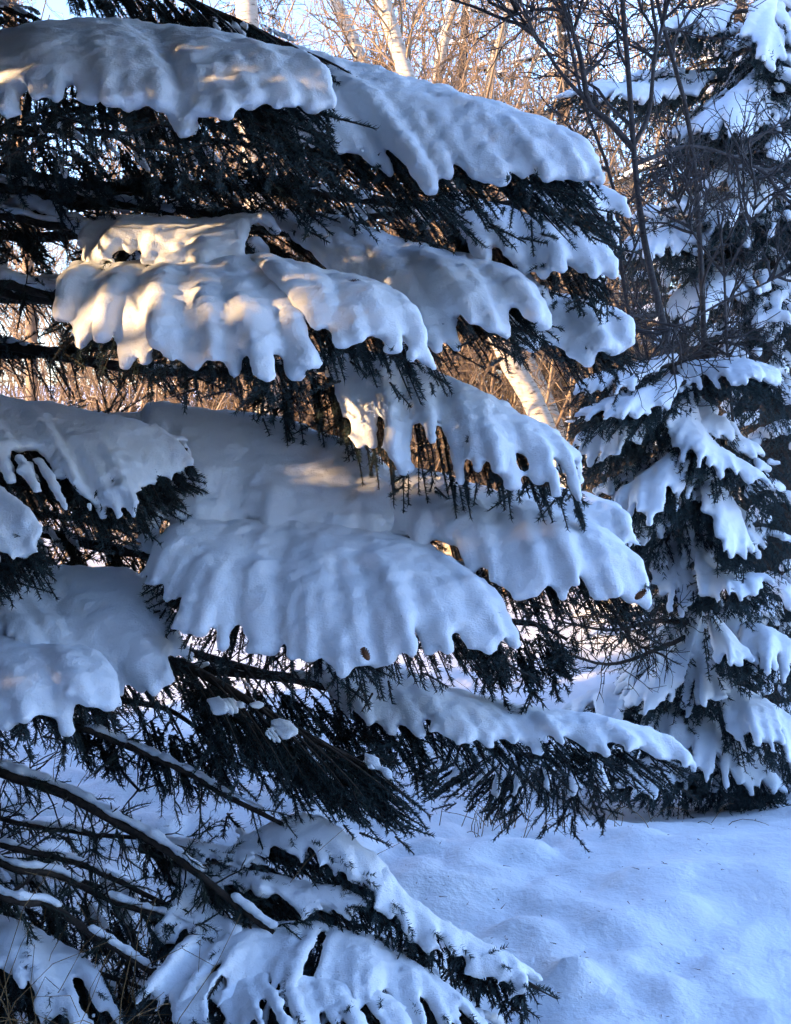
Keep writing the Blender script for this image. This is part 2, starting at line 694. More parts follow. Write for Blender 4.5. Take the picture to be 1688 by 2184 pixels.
        for k in range(n_under):
            s0, s1 = 0.1 + 0.45 * rg.random(), 0.8 + 0.3 * rg.random()
            q = along(c, np.linspace(s0, min(s1, 1), 6))
            off = np.array([rg.normal() * 0.02, 0.05 * rg.random(), -0.018 - hang * 0.65 * rg.random() ** 1.6])
            hangs.append(q + off + np.linspace(0, 1, 6)[:, None] * np.array([0, 0, -0.02]))
    if back:
        dirb = np.mean(base - T, axis=0)
        dirb = unit(np.array([dirb[0], dirb[1], 0.0]))
        for u in np.linspace(0.03, 0.97, max(5, int(clen(R) / 0.07))):
            q = along(R, u)[0]
            L = 0.08 + 0.12 * rg.random()
            t = unit(along(R, min(u + 0.05, 1))[0] - along(R, max(u - 0.05, 0))[0])
            e = q + (dirb * 0.8 + t * 0.5) * L + np.array([0, 0, -0.35 * L]) + rg.normal(size=3) * 0.015
            c = bez(q, (q + e) / 2 + [0, 0, 0.02], e, 6)
            hangs.append(c - [0, 0, 0.02])
            if rg.random() < 0.8:
                p, r = blobs_on(c, rr_ * 0.8, r_tip * 0.8, 0.5, 0.15, rg)
                cen.append(p); rad.append(r)
    H = np.array(hangs)
    H = H[seen(H)]
    Fg = np.array(fingers)
    tubes(wood, H[:, ::5], np.array([0.0035, 0.0018])[None], 3)
    needle_twigs(nd, H, 440 * needles, nl, nw * 1.2, rg)
    needle_twigs(nd, Fg, 480 * needles, nl, nw, rg, up=-0.25)
    tf = []
    for k in range(int(tuft * 0.5)):
        c, e, _t = tw[rg.integers(len(tw))]
        s = 0.55 + 0.35 * rg.random()
        q = along(c, s)[0]
        d = unit(c[-1] - c[-6] + rg.normal(size=3) * 0.02)
        q = q + [0, 0, rr_ * 0.5]
        e2 = q + d * 0.06 + np.array([0, 0, rr_ * 0.4])
        tf.append(bez(q, (q + e2) / 2 + [0, 0, 0.008], e2, 6))
    if tf:
        needle_twigs(nd, np.array(tf), 650, nl, nw * 0.8, rg)
    b = wood.build('bough', M_BARK, par)
    nd.build('needles', M_NEEDLE, b, smooth=False)
    cen, rad = np.concatenate(cen), np.concatenate(rad)
    if snow < 1.0:
        g = vnoise(cen * hole + seed) + 0.5
        k = g < snow
        cen, rad = cen[k], rad[k]
    snow_later(b, cen, rad, voxel, smooth, 0.0045)
    return b


# --- top left blanket
fan_bough([(-160, 150, 3.35), (0, 112, 3.35), (150, 90, 3.3), (300, 92, 3.3), (450, 112, 3.25), (570, 150, 3.2), (680, 190, 3.1)],
          [(-120, 240, 2.85), (-60, 250, 2.82), (18, 250, 2.8), (70, 236, 2.8), (120, 228, 2.8), (180, 218, 2.8), (235, 226, 2.8), (290, 236, 2.8), (345, 244, 2.8), (395, 276, 2.78), (440, 246, 2.8),
           (490, 240, 2.8), (540, 232, 2.82), (575, 248, 2.82), (625, 232, 2.85), (665, 236, 2.88), (698, 244, 2.9)],
          r_ridge=0.055, r_tip=0.034, lift=0.11, seed=1, uspan=(0.20, 0.86), sweep=0.04, hang=0.22, n_hang=16, n_under=9, tuft=3)
# --- long diagonal bough to the upper right
fan_bough([(430, 70, 3.7), (560, 120, 3.65), (740, 165, 3.55), (850, 205, 3.5), (920, 222, 3.45), (1010, 255, 3.4), (1100, 285, 3.35), (1200, 318, 3.3), (1262, 352, 3.22)],
          [(640, 320, 3.3), (668, 330, 3.25), (720, 345, 3.2), (760, 335, 3.2), (802, 352, 3.18), (838, 376, 3.15), (868, 345, 3.15), (895, 372, 3.1), (926, 416, 3.06), (970, 398, 3.05), (1005, 372, 3.05), (1040, 400, 3.04),
           (1075, 392, 3.04), (1112, 376, 3.04), (1160, 388, 3.04), (1200, 380, 3.05), (1236, 384, 3.05), (1276, 392, 3.06)],
          r_ridge=0.055, r_tip=0.030, lift=0.08, seed=2, hang=0.20, n_hang=16, n_under=9, sweep=0.14, tuft=5)
# --- dark bough crossing the top, little snow
fan_bough([(120, -170, 3.5), (300, -66, 3.48), (420, -6, 3.46), (540, 46, 3.45), (650, 100, 3.44), (745, 146, 3.43)],
          [(180, -30, 3.36), (240, 10, 3.36), (300, 34, 3.36), (370, 52, 3.36), (430, 70, 3.36), (490, 88, 3.36), (550, 104, 3.36), (610, 122, 3.36), (660, 142, 3.36), (710, 160, 3.37), (765, 168, 3.38)],
          r_ridge=0.016, r_tip=0.012, lift=0.0, seed=3, hang=0.07, n_hang=20, n_under=14, snow=0.34, needles=1.2, tuft=0, sub=2)
fan_bough([(-100, -40, 3.5), (20, 6, 3.5), (80, 26, 3.5)],
          [(-40, 20, 3.42), (20, 40, 3.42), (60, 50, 3.42), (112, 56, 3.42)], r_ridge=0.016, r_tip=0.012, lift=0.0, seed=63, hang=0.05, n_hang=6, snow=0.5, tuft=0)
# small far tip and the tip under the long bough
fan_bough([(1130, 420, 3.75), (1200, 418, 3.7), (1260, 420, 3.65), (1300, 430, 3.6)],
          [(1180, 470, 3.5), (1225, 455, 3.48), (1262, 456, 3.46), (1295, 466, 3.46), (1328, 466, 3.48)],
          r_ridge=0.04, r_tip=0.030, seed=4, hang=0.14, lift=0.03, tuft=2)
fan_bough([(960, 440, 3.75), (1080, 478, 3.7), (1150, 500, 3.62), (1220, 525, 3.55), (1285, 568, 3.5)],
          [(1040, 560, 3.45), (1100, 548, 3.42), (1125, 565, 3.4), (1165, 588, 3.38), (1200, 570, 3.38), (1235, 585, 3.38), (1270, 596, 3.38), (1304, 604, 3.4)],
          r_ridge=0.05, r_tip=0.030, seed=5, hang=0.13, tuft=3, lift=0.06)
# --- sunlit blanket at mid left
fan_bough([(210, 500, 3.5), (330, 492, 3.5), (450, 496, 3.48), (560, 470, 3.45)],
          [(165, 590, 3.32), (190, 600, 3.28), (230, 560, 3.25), (300, 560, 3.2), (360, 575, 3.2), (430, 585, 3.2), (500, 580, 3.25)],
          r_ridge=0.040, r_tip=0.030, seed=6, hang=0.10, tuft=6, limb=[(-120, 430, 3.7), (60, 440, 3.6)], limb_snow=0.028, snow=0.8)
fan_bough([(170, 610, 3.42), (280, 600, 3.38), (400, 585, 3.35), (520, 585, 3.3), (620, 605, 3.25)],
          [(140, 690, 3.05), (165, 745, 3.0), (190, 700, 3.0), (222, 748, 2.94), (262, 802, 2.9), (300, 770, 2.88), (335, 745, 2.88), (372, 775, 2.85), (424, 796, 2.83), (462, 780, 2.82), (502, 806, 2.8), (540, 800, 2.8), (576, 816, 2.8),
           (615, 806, 2.82), (655, 792, 2.84)],
          r_ridge=0.055, r_tip=0.032, seed=7, uspan=(0.16, 0.84), sweep=0.04, hang=0.12, lift=0.13, tuft=3, limb=[(-120, 600, 3.7), (60, 615, 3.55)], limb_r=0.026, limb_snow=0.03)
fan_bough([(520, 575, 3.35), (640, 600, 3.3), (760, 622, 3.22), (865, 665, 3.12)],
          [(640, 690, 2.98), (668, 716, 2.95), (705, 700, 2.93), (742, 736, 2.92), (772, 742, 2.92), (810, 728, 2.92), (842, 748, 2.93), (890, 752, 2.95)],
          r_ridge=0.050, r_tip=0.032, seed=8, uspan=(0.12, 0.88), sweep=0.05, hang=0.14, lift=0.10, tuft=3)
fan_bough([(600, 480, 3.75), (720, 500, 3.7), (850, 548, 3.62), (1000, 590, 3.52), (1115, 615, 3.45), (1160, 655, 3.4)],
          [(720, 600, 3.45), (790, 640, 3.4), (850, 690, 3.35), (895, 735, 3.25), (932, 756, 3.2), (975, 738, 3.2), (1005, 695, 3.2), (1046, 702, 3.2), (1090, 716, 3.2), (1130, 700, 3.22), (1166, 702, 3.25)],
          r_ridge=0.055, r_tip=0.033, seed=9, uspan=(0.10, 0.90), hang=0.14, lift=0.09, tuft=6)
fan_bough([(1060, 640, 3.8), (1150, 655, 3.75), (1240, 672, 3.7), (1310, 705, 3.62)],
          [(1130, 740, 3.5), (1190, 722, 3.48), (1215, 742, 3.46), (1252, 772, 3.45), (1285, 752, 3.45), (1312, 760, 3.45), (1332, 752, 3.46)],
          r_ridge=0.055, r_tip=0.034, seed=10, hang=0.10, lift=0.08, tuft=2)
# --- middle bough with long separate fingers
fan_bough([(700, 770, 3.7), (800, 775, 3.65), (900, 808, 3.6), (1000, 850, 3.52), (1100, 905, 3.45), (1180, 945, 3.38), (1230, 985, 3.3)],
          [(742, 880, 3.4), (765, 962, 3.3), (800, 985, 3.25), (838, 1000, 3.22), (876, 1020, 3.2), (938, 1008, 3.18), (985, 1035, 3.16), (1010, 1000, 3.16), (1062, 1010, 3.14), (1092, 1042, 3.14), (1140, 1030, 3.14), (1192, 1058, 3.15), (1240, 1062, 3.16)],
          r_ridge=0.042, r_tip=0.027, hold=0.4, fill=(0.5, 0.75), seed=11, hang=0.10, lift=0.09, tuft=3, sub=1, fillmin=0.4, snow=0.86)
# --- great blanket in the centre
fan_bough([(330, 890, 3.75), (450, 905, 3.7), (560, 915, 3.68), (660, 945, 3.62), (760, 985, 3.58), (850, 1035, 3.5)],
          [(330, 1080, 3.4), (340, 1180, 3.3), (420, 1210, 3.25), (500, 1220, 3.25), (600, 1220, 3.25), (700, 1210, 3.25), (800, 1180, 3.3), (860, 1150, 3.35)],
          r_ridge=0.050, r_tip=0.040, seed=12, hang=0.06, lift=0.06, sub=4, tuft=5, n_under=1, n_hang=2, fillmin=0.62, snow=0.86)
fan_bough([(390, 1165, 3.42), (500, 1150, 3.4), (640, 1140, 3.38), (780, 1165, 3.35), (900, 1200, 3.3), (1020, 1240, 3.22)],
          [(322, 1222, 3.18), (318, 1262, 3.1), (352, 1288, 3.05), (400, 1332, 3.0), (440, 1345, 2.97), (482, 1374, 2.95), (520, 1360, 2.93), (545, 1388, 2.92), (585, 1400, 2.9), (622, 1420, 2.88), (662, 1408, 2.87), (695, 1405, 2.86), (738, 1438, 2.85), (765, 1416, 2.85),
           (794, 1436, 2.85), (848, 1404, 2.86), (885, 1396, 2.86), (912, 1408, 2.87), (962, 1396, 2.88), (1000, 1385, 2.9), (1040, 1396, 2.9), (1072, 1380, 2.92), (1098, 1400, 2.93)],
          r_ridge=0.056, r_tip=0.031, seed=13, uspan=(0.16, 0.80), sweep=0.03, hang=0.12, lift=0.14, tuft=4, sub=2)
fan_bough([(800, 1050, 3.6), (900, 1040, 3.55), (1000, 1070, 3.5), (1120, 1105, 3.42), (1250, 1150, 3.32), (1340, 1205, 3.22)],
          [(785, 1090, 3.42), (800, 1130, 3.38), (830, 1170, 3.33), (900, 1200, 3.25), (1000, 1230, 3.15), (1060, 1235, 3.1), (1108, 1272, 3.07), (1135, 1278, 3.06), (1168, 1262, 3.05), (1200, 1290, 3.04), (1240, 1270, 3.04), (1285, 1294, 3.04), (1320, 1282, 3.05), (1352, 1292, 3.06), (1392, 1298, 3.08)],
          r_ridge=0.055, r_tip=0.031, seed=14, uspan=(0.10, 0.90), sweep=0.06, hang=0.15, lift=0.10, tuft=5, sub=2)
fan_bough([(1080, 1060, 3.85), (1180, 1070, 3.8), (1260, 1085, 3.75), (1320, 1120, 3.7)],
          [(1150, 1150, 3.6), (1220, 1160, 3.58), (1270, 1165, 3.56), (1310, 1170, 3.56), (1342, 1168, 3.57)],
          r_ridge=0.045, r_tip=0.028, seed=15, hang=0.06, tuft=0)
# --- left: separate fingers, then a blanket
fan_bough([(-120, 830, 3.45), (0, 858, 3.42), (120, 880, 3.4), (250, 905, 3.38), (400, 945, 3.4)],
          [(-60, 1010, 3.12), (20, 1040, 3.1), (80, 1065, 3.1), (136, 1078, 3.1), (170, 1050, 3.14), (210, 1130, 3.1), (250, 1115, 3.12), (292, 1112, 3.12), (312, 1080, 3.16), (345, 1085, 3.2), (372, 1030, 3.28), (400, 1000, 3.3)],
          r_ridge=0.027, r_tip=0.021, split=True, hold=0.2, seed=16, hang=0.12, lift=0.05, sub=0, tuft=4, n_hang=14, n_under=8, snow=0.86)
fan_bough([(-160, 980, 3.2), (-80, 1010, 3.15), (0, 1060, 3.1)],
          [(-80, 1190, 2.95), (-30, 1210, 2.93), (5, 1235, 2.92), (40, 1200, 2.94), (84, 1190, 2.96), (80, 1160, 2.98)],
          r_ridge=0.027, r_tip=0.021, split=True, hold=0.2, fill=(0.3, 0.5), seed=17, hang=0.12, lift=0.05, sub=1, tuft=3, n_hang=14, n_under=8)
fan_bough([(-120, 1260, 3.4), (0, 1245, 3.38), (120, 1240, 3.36), (240, 1245, 3.36), (335, 1262, 3.36)],
          [(-80, 1390, 3.1), (0, 1400, 3.05), (80, 1400, 3.05), (150, 1420, 3.02), (210, 1470, 2.98), (260, 1470, 2.97), (300, 1485, 2.97), (330, 1476, 2.97), (362, 1452, 2.98), (350, 1400, 3.04), (385, 1390, 3.08)],
          r_ridge=0.048, r_tip=0.031, seed=18, hang=0.13, lift=0.07, sub=3, tuft=3, snow=0.86)
fan_bough([(-120, 1400, 3.1), (0, 1405, 3.08), (80, 1420, 3.05), (170, 1440, 3.0)],
          [(-90, 1560, 2.75), (-40, 1570, 2.74), (10, 1560, 2.73), (58, 1548, 2.73), (100, 1540, 2.73), (138, 1566, 2.74), (180, 1520, 2.76), (222, 1518, 2.78), (236, 1490, 2.8)],
          r_ridge=0.052, r_tip=0.033, seed=19, uspan=(0.15, 0.85), sweep=0.03, hang=0.09, lift=0.10, sub=3, tuft=2)
# --- dark bough with bare needles below the great blanket
fan_bough([(390, 1400, 3.2), (480, 1450, 3.18), (580, 1510, 3.15), (700, 1580, 3.12), (800, 1640, 3.1)],
          [(470, 1560, 3.02), (520, 1600, 3.0), (560, 1600, 3.0), (610, 1640, 2.98), (660, 1650, 2.98), (700, 1665, 2.97), (750, 1680, 2.97), (800, 1690, 2.97), (850, 1700, 2.98), (892, 1712, 2.99), (850, 1650, 3.04), (820, 1590, 3.08)],
          r_ridge=0.016, r_tip=0.012, seed=20, hang=0.13, lift=0.02, sub=3, tuft=2, hole=16.0, snow=0.2, needles=1.3, n_hang=18, n_under=12)
# --- long low bough to the right
fan_bough([(690, 1440, 3.5), (830, 1450, 3.5), (950, 1490, 3.48), (1100, 1530, 3.44), (1250, 1555, 3.4), (1360, 1575, 3.36), (1440, 1600, 3.32)],
          [(740, 1530, 3.3), (790, 1540, 3.26), (840, 1555, 3.24), (900, 1572, 3.22), (960, 1565, 3.2), (1000, 1575, 3.2), (1050, 1600, 3.2), (1100, 1590, 3.2), (1150, 1612, 3.2), (1200, 1600, 3.2), (1260, 1606, 3.2), (1300, 1622, 3.2), (1350, 1612, 3.2), (1400, 1618, 3.22), (1462, 1622, 3.24)],
          r_ridge=0.042, r_tip=0.026, seed=21, hang=0.13, lift=0.04, sub=3, tuft=2, n_hang=10, n_under=6)


# ------------------------------------------------------------------ bare limbs of the big spruce, low on the left
def limb(pts, r0, r1, seed, snow=0.02, dead=18, dead_len=(0.06, 0.2), nd_twigs=0, nd_len=(0.10, 0.2), nd_range=(0.3, 1.0), gap=0.15, par=None):
    rg = np.random.default_rng(3000 + seed)
    P = pts3(pts)
    a = np.array([TRUNK[0], TRUNK[1], max(0.35, P[0][2] + 0.1)])
    c = catmull(np.concatenate([[a], P]) if par is None else P, 8)
    c = along(c, np.linspace(0, 1, 40))
    c = c + np.cumsum(rg.normal(size=c.shape) * 0.002, axis=0)
    wood = MB()
    tubes(wood, c, np.linspace(r0, r1, 40)[None], 7)
    if dead:
        D1 = grow(c[None], dead, dead_len[0], dead_len[1], 1.1, 5, rg, -0.05, 0.25, 1.0, 0.2)
        tubes(wood, D1, np.linspace(0.0035, 0.0015, 5)[None], 3)
        D2 = grow(D1, 2, dead_len[0] * 0.4, dead_len[1] * 0.5, 0.8, 4, rg, 0, 0.3, 1, 0.2)
        tubes(wood, D2, np.linspace(0.0022, 0.001, 4)[None], 3)
    b = wood.build('bough', M_BARK, par or spruce)
    if nd_twigs:
        mb = MB()
        T1 = grow(c[None], nd_twigs, nd_len[0], nd_len[1], 0.9, 6, rg, -0.12, nd_range[0], nd_range[1], 0.12)
        T2 = grow(T1, 2, nd_len[0] * 0.5, nd_len[1] * 0.6, 0.7, 6, rg, -0.05, 0.3, 1, 0.1)
        T = np.concatenate([T1, T2])
        needle_twigs(mb, T, 420, 0.021, 0.0017, rg)
        tubes(mb, T, np.linspace(0.003, 0.0015, 6)[None], 3)
        mb.build('needles', M_NEEDLE2, b, smooth=False)
    if snow:
        p, r = blobs_on(along(c, np.linspace(0.1, 1, 60)), snow * 0.9, snow * 0.6, 0.30, 0.14, rg)
        g = vnoise(p * 9 + seed) + 0.5
        k = g > gap
        p[:, 2] += r0 * 0.5
        snow_later(b, p[k], r[k], 0.0075, 4)
    return b


limb([(-40, 380, 3.75), (120, 398, 3.7), (250, 416, 3.65), (380, 440, 3.6)], 0.022, 0.008, 1, 0.024, 26)
limb([(-40, 445, 3.6), (100, 470, 3.55), (230, 470, 3.5), (330, 455, 3.5)], 0.024, 0.008, 2, 0.02, 26, nd_twigs=14)
limb([(-40, 600, 3.45), (60, 622, 3.42), (140, 640, 3.4)], 0.026, 0.012, 3, 0.028, 8, nd_twigs=16, nd_range=(0.5, 1), gap=0.05)
limb([(130, 1545, 3.25), (260, 1592, 3.2), (400, 1655, 3.15), (520, 1722, 3.1), (600, 1760, 3.05)], 0.020, 0.006, 4, 0.015, 20, nd_twigs=34, nd_len=(0.10, 0.24), gap=0.35)
limb([(-40, 1640, 3.2), (110, 1692, 3.12), (220, 1748, 3.05), (330, 1808, 3.0), (420, 1870, 2.95), (520, 1950, 2.9), (600, 2010, 2.86)], 0.030, 0.007, 5, 0.019, 40, gap=0.28, nd_twigs=60, nd_len=(0.08, 0.18))
limb([(-40, 1730, 3.3), (150, 1770, 3.25), (330, 1790, 3.2), (480, 1810, 3.15)], 0.012, 0.005, 6, 0.012, 40, gap=0.5, nd_twigs=30)
limb([(-40, 1775, 3.1), (150, 1832, 3.05), (300, 1905, 3.0), (480, 2000, 2.92)], 0.018, 0.005, 7, 0.014, 40, gap=0.42, nd_twigs=34)
limb([(-40, 1815, 2.95), (100, 1855, 2.92), (280, 1932, 2.88), (560, 2010, 2.82)], 0.020, 0.005, 8, 0.016, 40, gap=0.4, nd_twigs=50)
limb([(-40, 1870, 2.85), (100, 1915, 2.82), (220, 1990, 2.8), (330, 2060, 2.78)], 0.018, 0.008, 9, 0.017, 40, nd_twigs=34, gap=0.38)
limb([(-40, 1480, 3.3), (80, 1540, 3.28), (200, 1600, 3.25), (300, 1700, 3.2)], 0.010, 0.004, 10, 0.0, 26, (0.08, 0.25))
# hump and drooping boughs at the bottom
fan_bough([(470, 1850, 3.12), (540, 1790, 3.1), (601, 1764, 3.08), (663, 1754, 3.05), (729, 1790, 3.02), (780, 1830, 3.0), (826, 1862, 2.98)],
          [(500, 1860, 3.0), (560, 1840, 3.0), (612, 1818, 2.99), (647, 1830, 2.98), (690, 1845, 2.96), (725, 1870, 2.94), (755, 1872, 2.93), (790, 1905, 2.92), (826, 1912, 2.92)],
          r_ridge=0.0240, r_tip=0.0162, seed=22, hang=0.09, lift=0.03, sub=0, tuft=50, root=False, split=True, voxel=0.0092, subf=2, snow=1.0, hold=0.3, n_hang=6)
fan_bough([(820, 1870, 2.97), (860, 1918, 2.96), (930, 1972, 2.95), (1010, 2016, 2.94), (1090, 2060, 2.92), (1150, 2095, 2.9)],
          [(800, 1935, 2.88), (835, 1965, 2.86), (880, 2018, 2.84), (915, 2020, 2.84), (960, 2046, 2.83), (1000, 2078, 2.83), (1045, 2086, 2.83), (1100, 2104, 2.83), (1120, 2110, 2.83)],
          r_ridge=0.0248, r_tip=0.0162, seed=26, hang=0.08, lift=0.03, sub=0, tuft=50, root=False, split=True, voxel=0.0092, subf=2, snow=1.0, hold=0.3, n_hang=6)
fan_bough([(300, 1795, 3.2), (380, 1800, 3.15), (450, 1810, 3.12), (520, 1828, 3.08)],
          [(350, 1835, 3.08), (400, 1842, 3.06), (440, 1850, 3.04), (490, 1852, 3.03), (530, 1850, 3.03), (560, 1838, 3.04)],
          r_ridge=0.0192, r_tip=0.0153, seed=23, hang=0.07, lift=0.02, sub=0, tuft=50, root=False, split=True, voxel=0.0092, subf=2, snow=1.0, hold=0.3)
fan_bough([(370, 1865, 3.1), (450, 1860, 3.06), (540, 1870, 3.02), (640, 1890, 2.98), (720, 1920, 2.94)],
          [(400, 1905, 2.98), (470, 1900, 2.97), (520, 1920, 2.94), (570, 1925, 2.93), (610, 1905, 2.93), (650, 1950, 2.9), (700, 1965, 2.88), (750, 1960, 2.88), (780, 1950, 2.88)],
          r_ridge=0.0224, r_tip=0.0170, seed=27, hang=0.07, lift=0.02, sub=0, tuft=50, root=False, split=True, voxel=0.0092, subf=2, snow=1.0, hold=0.3)
fan_bough([(410, 1900, 3.0), (440, 1950, 2.95), (470, 1990, 2.9)],
          [(360, 1985, 2.84), (345, 2030, 2.8), (390, 2050, 2.78), (440, 2050, 2.78), (500, 2040, 2.8), (520, 1990, 2.85)],
          r_ridge=0.0240, r_tip=0.0178, seed=28, hang=0.07, lift=0.02, sub=0, tuft=50, root=False, split=True, voxel=0.0092, subf=2, snow=1.0, hold=0.3)
fan_bough([(440, 2000, 2.88), (560, 1985, 2.9), (680, 1985, 2.9), (780, 2010, 2.88), (880, 2070, 2.85), (960, 2130, 2.82), (1030, 2180, 2.8)],
          [(345, 2080, 2.68), (300, 2140, 2.62), (330, 2160, 2.6), (385, 2150, 2.6), (430, 2130, 2.62), (490, 2190, 2.58), (560, 2190, 2.57), (620, 2170, 2.58), (680, 2220, 2.56), (740, 2200, 2.57), (800, 2170, 2.6), (850, 2230, 2.58), (910, 2210, 2.6), (970, 2240, 2.6), (1030, 2230, 2.64), (1060, 2220, 2.68)],
          r_ridge=0.0240, r_tip=0.0162, seed=24, hang=0.09, lift=0.04, sub=0, tuft=50, root=False, split=True, voxel=0.0092, subf=2, snow=1.0, hold=0.3, hole=13.0, fillmin=0.6)
fan_bough([(380, 2110, 2.7), (520, 2090, 2.72), (660, 2100, 2.7), (800, 2130, 2.68), (900, 2180, 2.66)],
          [(380, 2230, 2.5), (460, 2250, 2.48), (540, 2260, 2.46), (620, 2250, 2.46), (700, 2280, 2.45), (780, 2270, 2.46), (860, 2290, 2.47), (940, 2280, 2.5)],
          r_ridge=0.0232, r_tip=0.0162, seed=29, hang=0.08, lift=0.03, sub=0, tuft=50, root=False, split=True, voxel=0.0092, subf=2, snow=1.0, hold=0.3, hole=13.0, fillmin=0.6)
fan_bough([(-80, 1960, 2.9), (20, 1975, 2.88), (120, 2020, 2.85), (200, 2070, 2.8)],
          [(-60, 2080, 2.7), (10, 2060, 2.7), (60, 2110, 2.66), (130, 2150, 2.62), (100, 2184, 2.6), (180, 2200, 2.58), (260, 2190, 2.6)],
          r_ridge=0.0224, r_tip=0.0178, seed=25, hang=0.10, lift=0.03, sub=0, tuft=50, root=False, split=True, voxel=0.0092, subf=2, snow=1.0, hold=0.3)


# --- inner boughs: dark needle tiers behind and between the blankets
def inner(ridge, tips, seed, hang=0.16, snow=0.38, n_hang=18, r=0.018, **k):
    return fan_bough(ridge, tips, r_ridge=r, r_tip=0.016, lift=0.02, seed=seed, hang=hang, sub=1, n_hang=n_hang, n_under=10, snow=snow, tuft=0, nl=0.021, nw=0.0042, needles=0.75, back=False, **k)


inner([(-140, 270, 3.75), (100, 262, 3.72), (300, 275, 3.7), (500, 290, 3.65), (640, 320, 3.6)],
      [(-100, 350, 3.5), (-20, 365, 3.48), (60, 360, 3.48), (140, 370, 3.46), (230, 360, 3.46), (320, 380, 3.46), (410, 385, 3.45), (500, 395, 3.45), (590, 400, 3.45), (680, 410, 3.45)], 51, 0.16)
inner([(-140, 420, 3.85), (100, 425, 3.82), (300, 430, 3.8), (500, 440, 3.75), (700, 470, 3.7), (800, 500, 3.7)],
      [(-60, 520, 3.6), (20, 530, 3.6), (90, 520, 3.6), (330, 480, 3.6), (430, 500, 3.6), (540, 540, 3.6), (620, 560, 3.6), (700, 570, 3.58), (780, 575, 3.58), (840, 570, 3.58)], 52, 0.12, 0.45)
inner([(620, 380, 3.8), (760, 400, 3.78), (900, 430, 3.75), (1020, 450, 3.7), (1120, 480, 3.65)],
      [(680, 440, 3.6), (760, 480, 3.58), (830, 500, 3.56), (890, 520, 3.55), (950, 530, 3.54), (1010, 530, 3.52), (1060, 520, 3.5), (1140, 530, 3.5)], 53, 0.15, 0.3)
inner([(560, 740, 3.75), (640, 740, 3.72), (720, 760, 3.7), (800, 800, 3.68)],
      [(560, 850, 3.55), (620, 880, 3.52), (680, 890, 3.5), (730, 900, 3.48), (780, 890, 3.5)], 54, 0.13, 0.3)
inner([(-140, 1060, 3.7), (60, 1080, 3.7), (200, 1100, 3.68), (330, 1130, 3.65)],
      [(-60, 1180, 3.5), (30, 1190, 3.5), (110, 1200, 3.48), (190, 1205, 3.46), (270, 1200, 3.46), (340, 1190, 3.48)], 55, 0.14, 0.35)
inner([(1000, 1290, 3.6), (1080, 1310, 3.55), (1150, 1320, 3.5), (1210, 1350, 3.45)],
      [(1040, 1400, 3.4), (1090, 1430, 3.38), (1140, 1420, 3.36), (1190, 1400, 3.36), (1215, 1380, 3.36)], 56, 0.14, 0.35)
inner([(380, 1370, 3.5), (560, 1420, 3.45), (760, 1470, 3.42), (900, 1500, 3.4)],
      [(440, 1480, 3.3), (520, 1500, 3.28), (600, 1520, 3.26), (680, 1530, 3.26), (760, 1550, 3.26), (840, 1580, 3.28), (900, 1590, 3.3)], 57, 0.14, 0.35)
inner([(150, 1460, 3.4), (260, 1480, 3.38), (360, 1500, 3.35), (450, 1560, 3.3)],
      [(180, 1560, 3.25), (250, 1600, 3.22), (330, 1620, 3.2), (420, 1640, 3.18), (500, 1660, 3.18)], 58, 0.13, 0.2)
inner([(-120, 1800, 3.3), (60, 1830, 3.25), (220, 1880, 3.2), (380, 1930, 3.15)],
      [(-60, 1920, 3.1), (40, 1950, 3.08), (130, 1980, 3.05), (220, 2000, 3.0), (310, 2020, 3.0), (380, 2010, 3.0)], 59, 0.15, 0.45, r=0.022)
inner([(-120, 2000, 3.0), (40, 2010, 2.98), (180, 2050, 2.95), (300, 2090, 2.9)],
      [(-60, 2110, 2.8), (30, 2130, 2.78), (120, 2160, 2.75), (210, 2180, 2.73), (290, 2180, 2.72)], 60, 0.15, 0.4, r=0.022)
# snowy fingers behind the long low bough
fan_bough([(1150, 1590, 3.9), (1060, 1590, 3.88), (960, 1600, 3.85)],
          [(1060, 1690, 3.72), (1010, 1680, 3.72), (950, 1668, 3.72), (910, 1650, 3.74), (868, 1628, 3.76)],
          r_ridge=0.028, r_tip=0.020, seed=61, hang=0.10, lift=0.01, sub=0, tuft=0, root=False)
fan_bough([(1100, 1600, 3.7), (1190, 1600, 3.68), (1280, 1610, 3.66)],
          [(1050, 1700, 3.55), (1110, 1705, 3.52), (1170, 1690, 3.5), (1225, 1700, 3.5), (1290, 1690, 3.5)],
          r_ridge=0.026, r_tip=0.020, seed=62, hang=0.15, lift=0.01, sub=0, tuft=0, root=False, snow=0.75)


